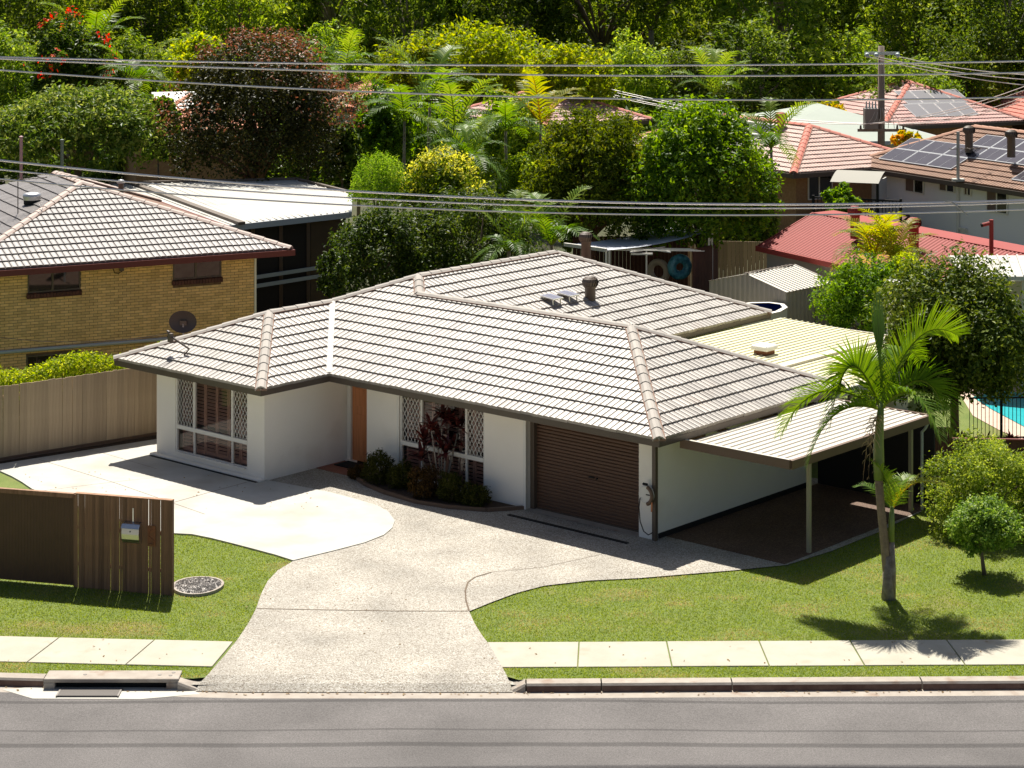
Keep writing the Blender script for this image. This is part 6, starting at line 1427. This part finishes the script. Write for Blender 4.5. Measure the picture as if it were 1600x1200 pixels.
# forest behind: gum trees sharing a few crowns; the far wood is one mass
protos = []
for k in range(5):
    rx, rz = (3.6, 5.2) if k < 3 else (4.6, 4.0)
    me, cs = crown('crown', rx, rx, rz, 30, 260, .42, 200+k, m_l_gum if k % 2 == 0 else m_l_gumd, lobe=.26, asp=.38, spread=(.55,1.0), zmin=-.7, rag=.2)
    tops = [(c[0]*.9, c[1]*.9, c[2]*.9+9) for c, _ in cs[::2]]; protos.append((me, trunk_mesh('trunk', (0,0,0,5.0), tops, .24, m_barkl if k % 2 else m_bark, k)))
ORD = ('first','second','third','fourth','fifth','sixth','seventh','eighth','ninth','tenth','eleventh','twelfth'); rg2 = random.Random(21)
spots = []
for Y_, n in ((138, 9), (150, 10), (164, 11)):
    for i in range(n): spots.append((-.265*Y_ + .53*Y_*(i+.5+rg2.uniform(-.3,.3))/n, Y_+rg2.uniform(-4,4)))
spots.sort()
for i, (x, y) in enumerate(spots):
    me, tm = protos[rg2.randint(0,4)]; k = rg2.uniform(.85,1.25); row = 'front' if y < 144 else ('middle' if y < 157 else 'back')
    num = sum(1 for q_ in spots[:i] if (q_[1] < 144, q_[1] < 157) == (y < 144, y < 157))
    e_ = empty('gum_tree', (x, y, 0), rg2.uniform(0,6.28), '%s gum tree from the left in the %s row of the forest' % (ORD[num], row), 'tree', 'gum trees at the forest edge'); e_.scale = (k, k, k*rg2.uniform(.95,1.15))
    o = obj('crown', me, e_); o.location.z = 9; obj('trunk', tm, e_)
for i in range(16):
    Y_ = 127+rg2.uniform(-4,5); x = -.26*Y_ + .52*Y_*(i+.5+rg2.uniform(-.25,.25))/16; me, tm = protos[rg2.randint(0,4)]; k = rg2.uniform(.55,.75)
    e_ = empty('understorey_tree', (x, Y_, -1.0), rg2.uniform(0,6.28), '%s shorter leafy tree from the left, just before the tall forest trees' % (ORD+('thirteenth','fourteenth','fifteenth','sixteenth'))[i], 'tree', 'shorter trees before the forest'); e_.scale = (k*1.1,)*3 if 0 else (k*1.15, k*1.15, k)
    o = obj('crown', me, e_); o.location.z = 8; obj('trunk', tm, e_)
co_all = []; at_all = []
for i in range(84):
    Y_ = 174 + 80*(i/84); x = rg2.uniform(-.27, .27)*Y_; k = rg2.uniform(.9,1.3); me = protos[i % 5][0]; n = len(me.vertices); c = np.empty(n*3, np.float32); me.vertices.foreach_get('co', c); c = c.reshape(-1,3)
    a = np.empty(len(me.polygons), np.float32); me.attributes['rnd'].data.foreach_get('value', a); keep = np.repeat(np.arange(len(a)) % 2 == i % 2, 4); c = c[keep]; c = (c-c.reshape(-1,4,3).mean(1).repeat(4,0))*1.35 + c.reshape(-1,4,3).mean(1).repeat(4,0)
    th = rg2.uniform(0,6.28); R2 = np.array([[math.cos(th),-math.sin(th),0],[math.sin(th),math.cos(th),0],[0,0,1]])
    co_all.append((c*k)@R2.T + np.array([x, Y_, 6.2+rg2.uniform(-3.5,4.5)])); at_all.append(a[np.arange(len(a)) % 2 == i % 2])
co = np.concatenate(co_all); fw = obj('far_wood', npmesh('far_wood', co, np.arange(len(co)).reshape(-1,4), 4, m_l_gum, np.concatenate(at_all))); tag(fw, 'far wooded slope of mixed gum trees filling the top of the picture', 'wood', kind='stuff')
co_all = []; at_all = []
for i in range(120):
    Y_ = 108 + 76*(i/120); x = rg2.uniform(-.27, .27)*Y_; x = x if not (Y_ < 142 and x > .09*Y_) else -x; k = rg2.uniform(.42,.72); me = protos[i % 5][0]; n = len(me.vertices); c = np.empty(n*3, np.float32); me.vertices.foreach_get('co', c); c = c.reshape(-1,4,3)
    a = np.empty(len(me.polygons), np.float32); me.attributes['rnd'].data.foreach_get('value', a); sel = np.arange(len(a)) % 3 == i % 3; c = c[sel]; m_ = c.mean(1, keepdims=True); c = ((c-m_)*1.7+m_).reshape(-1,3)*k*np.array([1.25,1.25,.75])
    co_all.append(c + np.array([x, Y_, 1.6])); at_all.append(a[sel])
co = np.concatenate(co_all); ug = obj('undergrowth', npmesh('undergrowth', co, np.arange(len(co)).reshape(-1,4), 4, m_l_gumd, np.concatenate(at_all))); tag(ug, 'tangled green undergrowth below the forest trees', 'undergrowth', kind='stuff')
# ------------------------------------------------------------------ grass blades
def pip(poly, X_, Y_):
    ins = np.zeros(len(X_), bool); n = len(poly); jx = n-1
    for i in range(n):
        xi, yi = poly[i]; xj, yj = poly[jx]; c = ((yi > Y_) != (yj > Y_)) & (X_ < (xj-xi)*(Y_-yi)/(yj-yi+1e-12)+xi); ins ^= c; jx = i
    return ins
rng = np.random.default_rng(8); n = 680000
gx = rng.uniform(-17, 17, n); gy = 38.2 + rng.random(n)**1.15*13
of = np.array([off(x) for x in np.linspace(-18, 18, 240)]); ofx = np.interp(gx, np.linspace(-18, 18, 240), of)
ok = (np.abs(gx) < .245*gy+4.5) & (gy > 38.27+ofx) & ~((gy > FP0+ofx-.01) & (gy < FP1+ofx+.01)) & ~pip(drv, gx, gy) & ~pip(pad, gx, gy) & ~((gx > -5.62) & (gx < .05) & (gy < 38.46)) & ~((gx-c0.x)**2/.27+(gy-c0.y)**2/.35 < 1)
hl = HF; lx = (gx-HF.o.x)*HF.ex.x+(gy-HF.o.y)*HF.ex.y; ly = (gx-HF.o.x)*HF.ey.x+(gy-HF.o.y)*HF.ey.y; ok &= ~((lx > .9) & (lx < 15.5) & (ly > .4) & (ly < 15))
gx, gy = gx[ok], gy[ok]; n = len(gx)
dry = np.sin(gx*1.1+gy*.7)*np.sin(gx*.43-gy*1.9+1) + .5*np.sin(gx*2.7+2)*np.sin(gy*3.1) ; dry = np.clip((dry-.35)*1.5, 0, 1)
for cx_, cy_ in [(sv(a_, b_).x, sv(a_, b_).y) for a_, b_ in ((830, 972), (990, 960), (1040, 902), (1360, 885), (1370, 925), (1420, 932), (800, 960), (1200, 905), (1140, 935), (120, 985), (60, 975), (230, 990), (330, 960), (340, 905), (920, 940), (1060, 945))]: dry = np.maximum(dry, 1.25*np.exp(-((gx-cx_)/.42)**2-((gy-cy_)/.22)**2))
hgt = rng.uniform(.015, .038, n); az = rng.uniform(0, 2*np.pi, n); wv = rng.uniform(.005, .010, n); ln = rng.normal(0, .02, (n,2))
base = np.stack([gx, gy, np.zeros(n)], 1); sd_ = np.stack([np.cos(az)*wv, np.sin(az)*wv, np.zeros(n)], 1)
co = np.stack([base-sd_, base+sd_, base+np.stack([ln[:,0], ln[:,1], hgt], 1)], 1).reshape(-1,3)
rv_ = np.clip(rng.random(n)*.62 + dry*np.where(rng.random(n) < .55, .75, .05) + np.where(rng.random(n) < .05, .3, 0), 0, 1)
gro = obj('grass', npmesh('grass', co, np.arange(3*n).reshape(-1,3), 3, m_blade, rv_)); tag(gro, 'short mown green lawn grass with dry patches', 'grass', kind='stuff')

# fallen leaves in the gutter, along the kerb and on the paving
rng = np.random.default_rng(77); pp_ = []
for _ in range(150): x = rng.uniform(-9.5, 10); pp_.append((x, KY+off(x)-.04-abs(rng.normal(0, .06)), -.13))
for _ in range(60): x = rng.uniform(-9.5, 10); pp_.append((x, FP0+off(x)+rng.uniform(0, 1.3), .03) if not (-5.7 < x < .2) else (x, rng.uniform(39, 44), .03))
for _ in range(60): q = sv(rng.uniform(30, 560), rng.uniform(735, 800)); pp_.append((q.x, q.y, .045))
P = np.array(pp_); n = len(P); co, f = leaf_quads(P, rng.normal(size=(n,3))*.3+np.array([0,0,1]), .06, .5, rng, .1)
tag(obj('leaf_litter', npmesh('leaf_litter', co, f, 4, m_straw, rng.random(n))), 'scattered dry fallen leaves in the gutter and on the paving', 'leaf litter', kind='stuff')
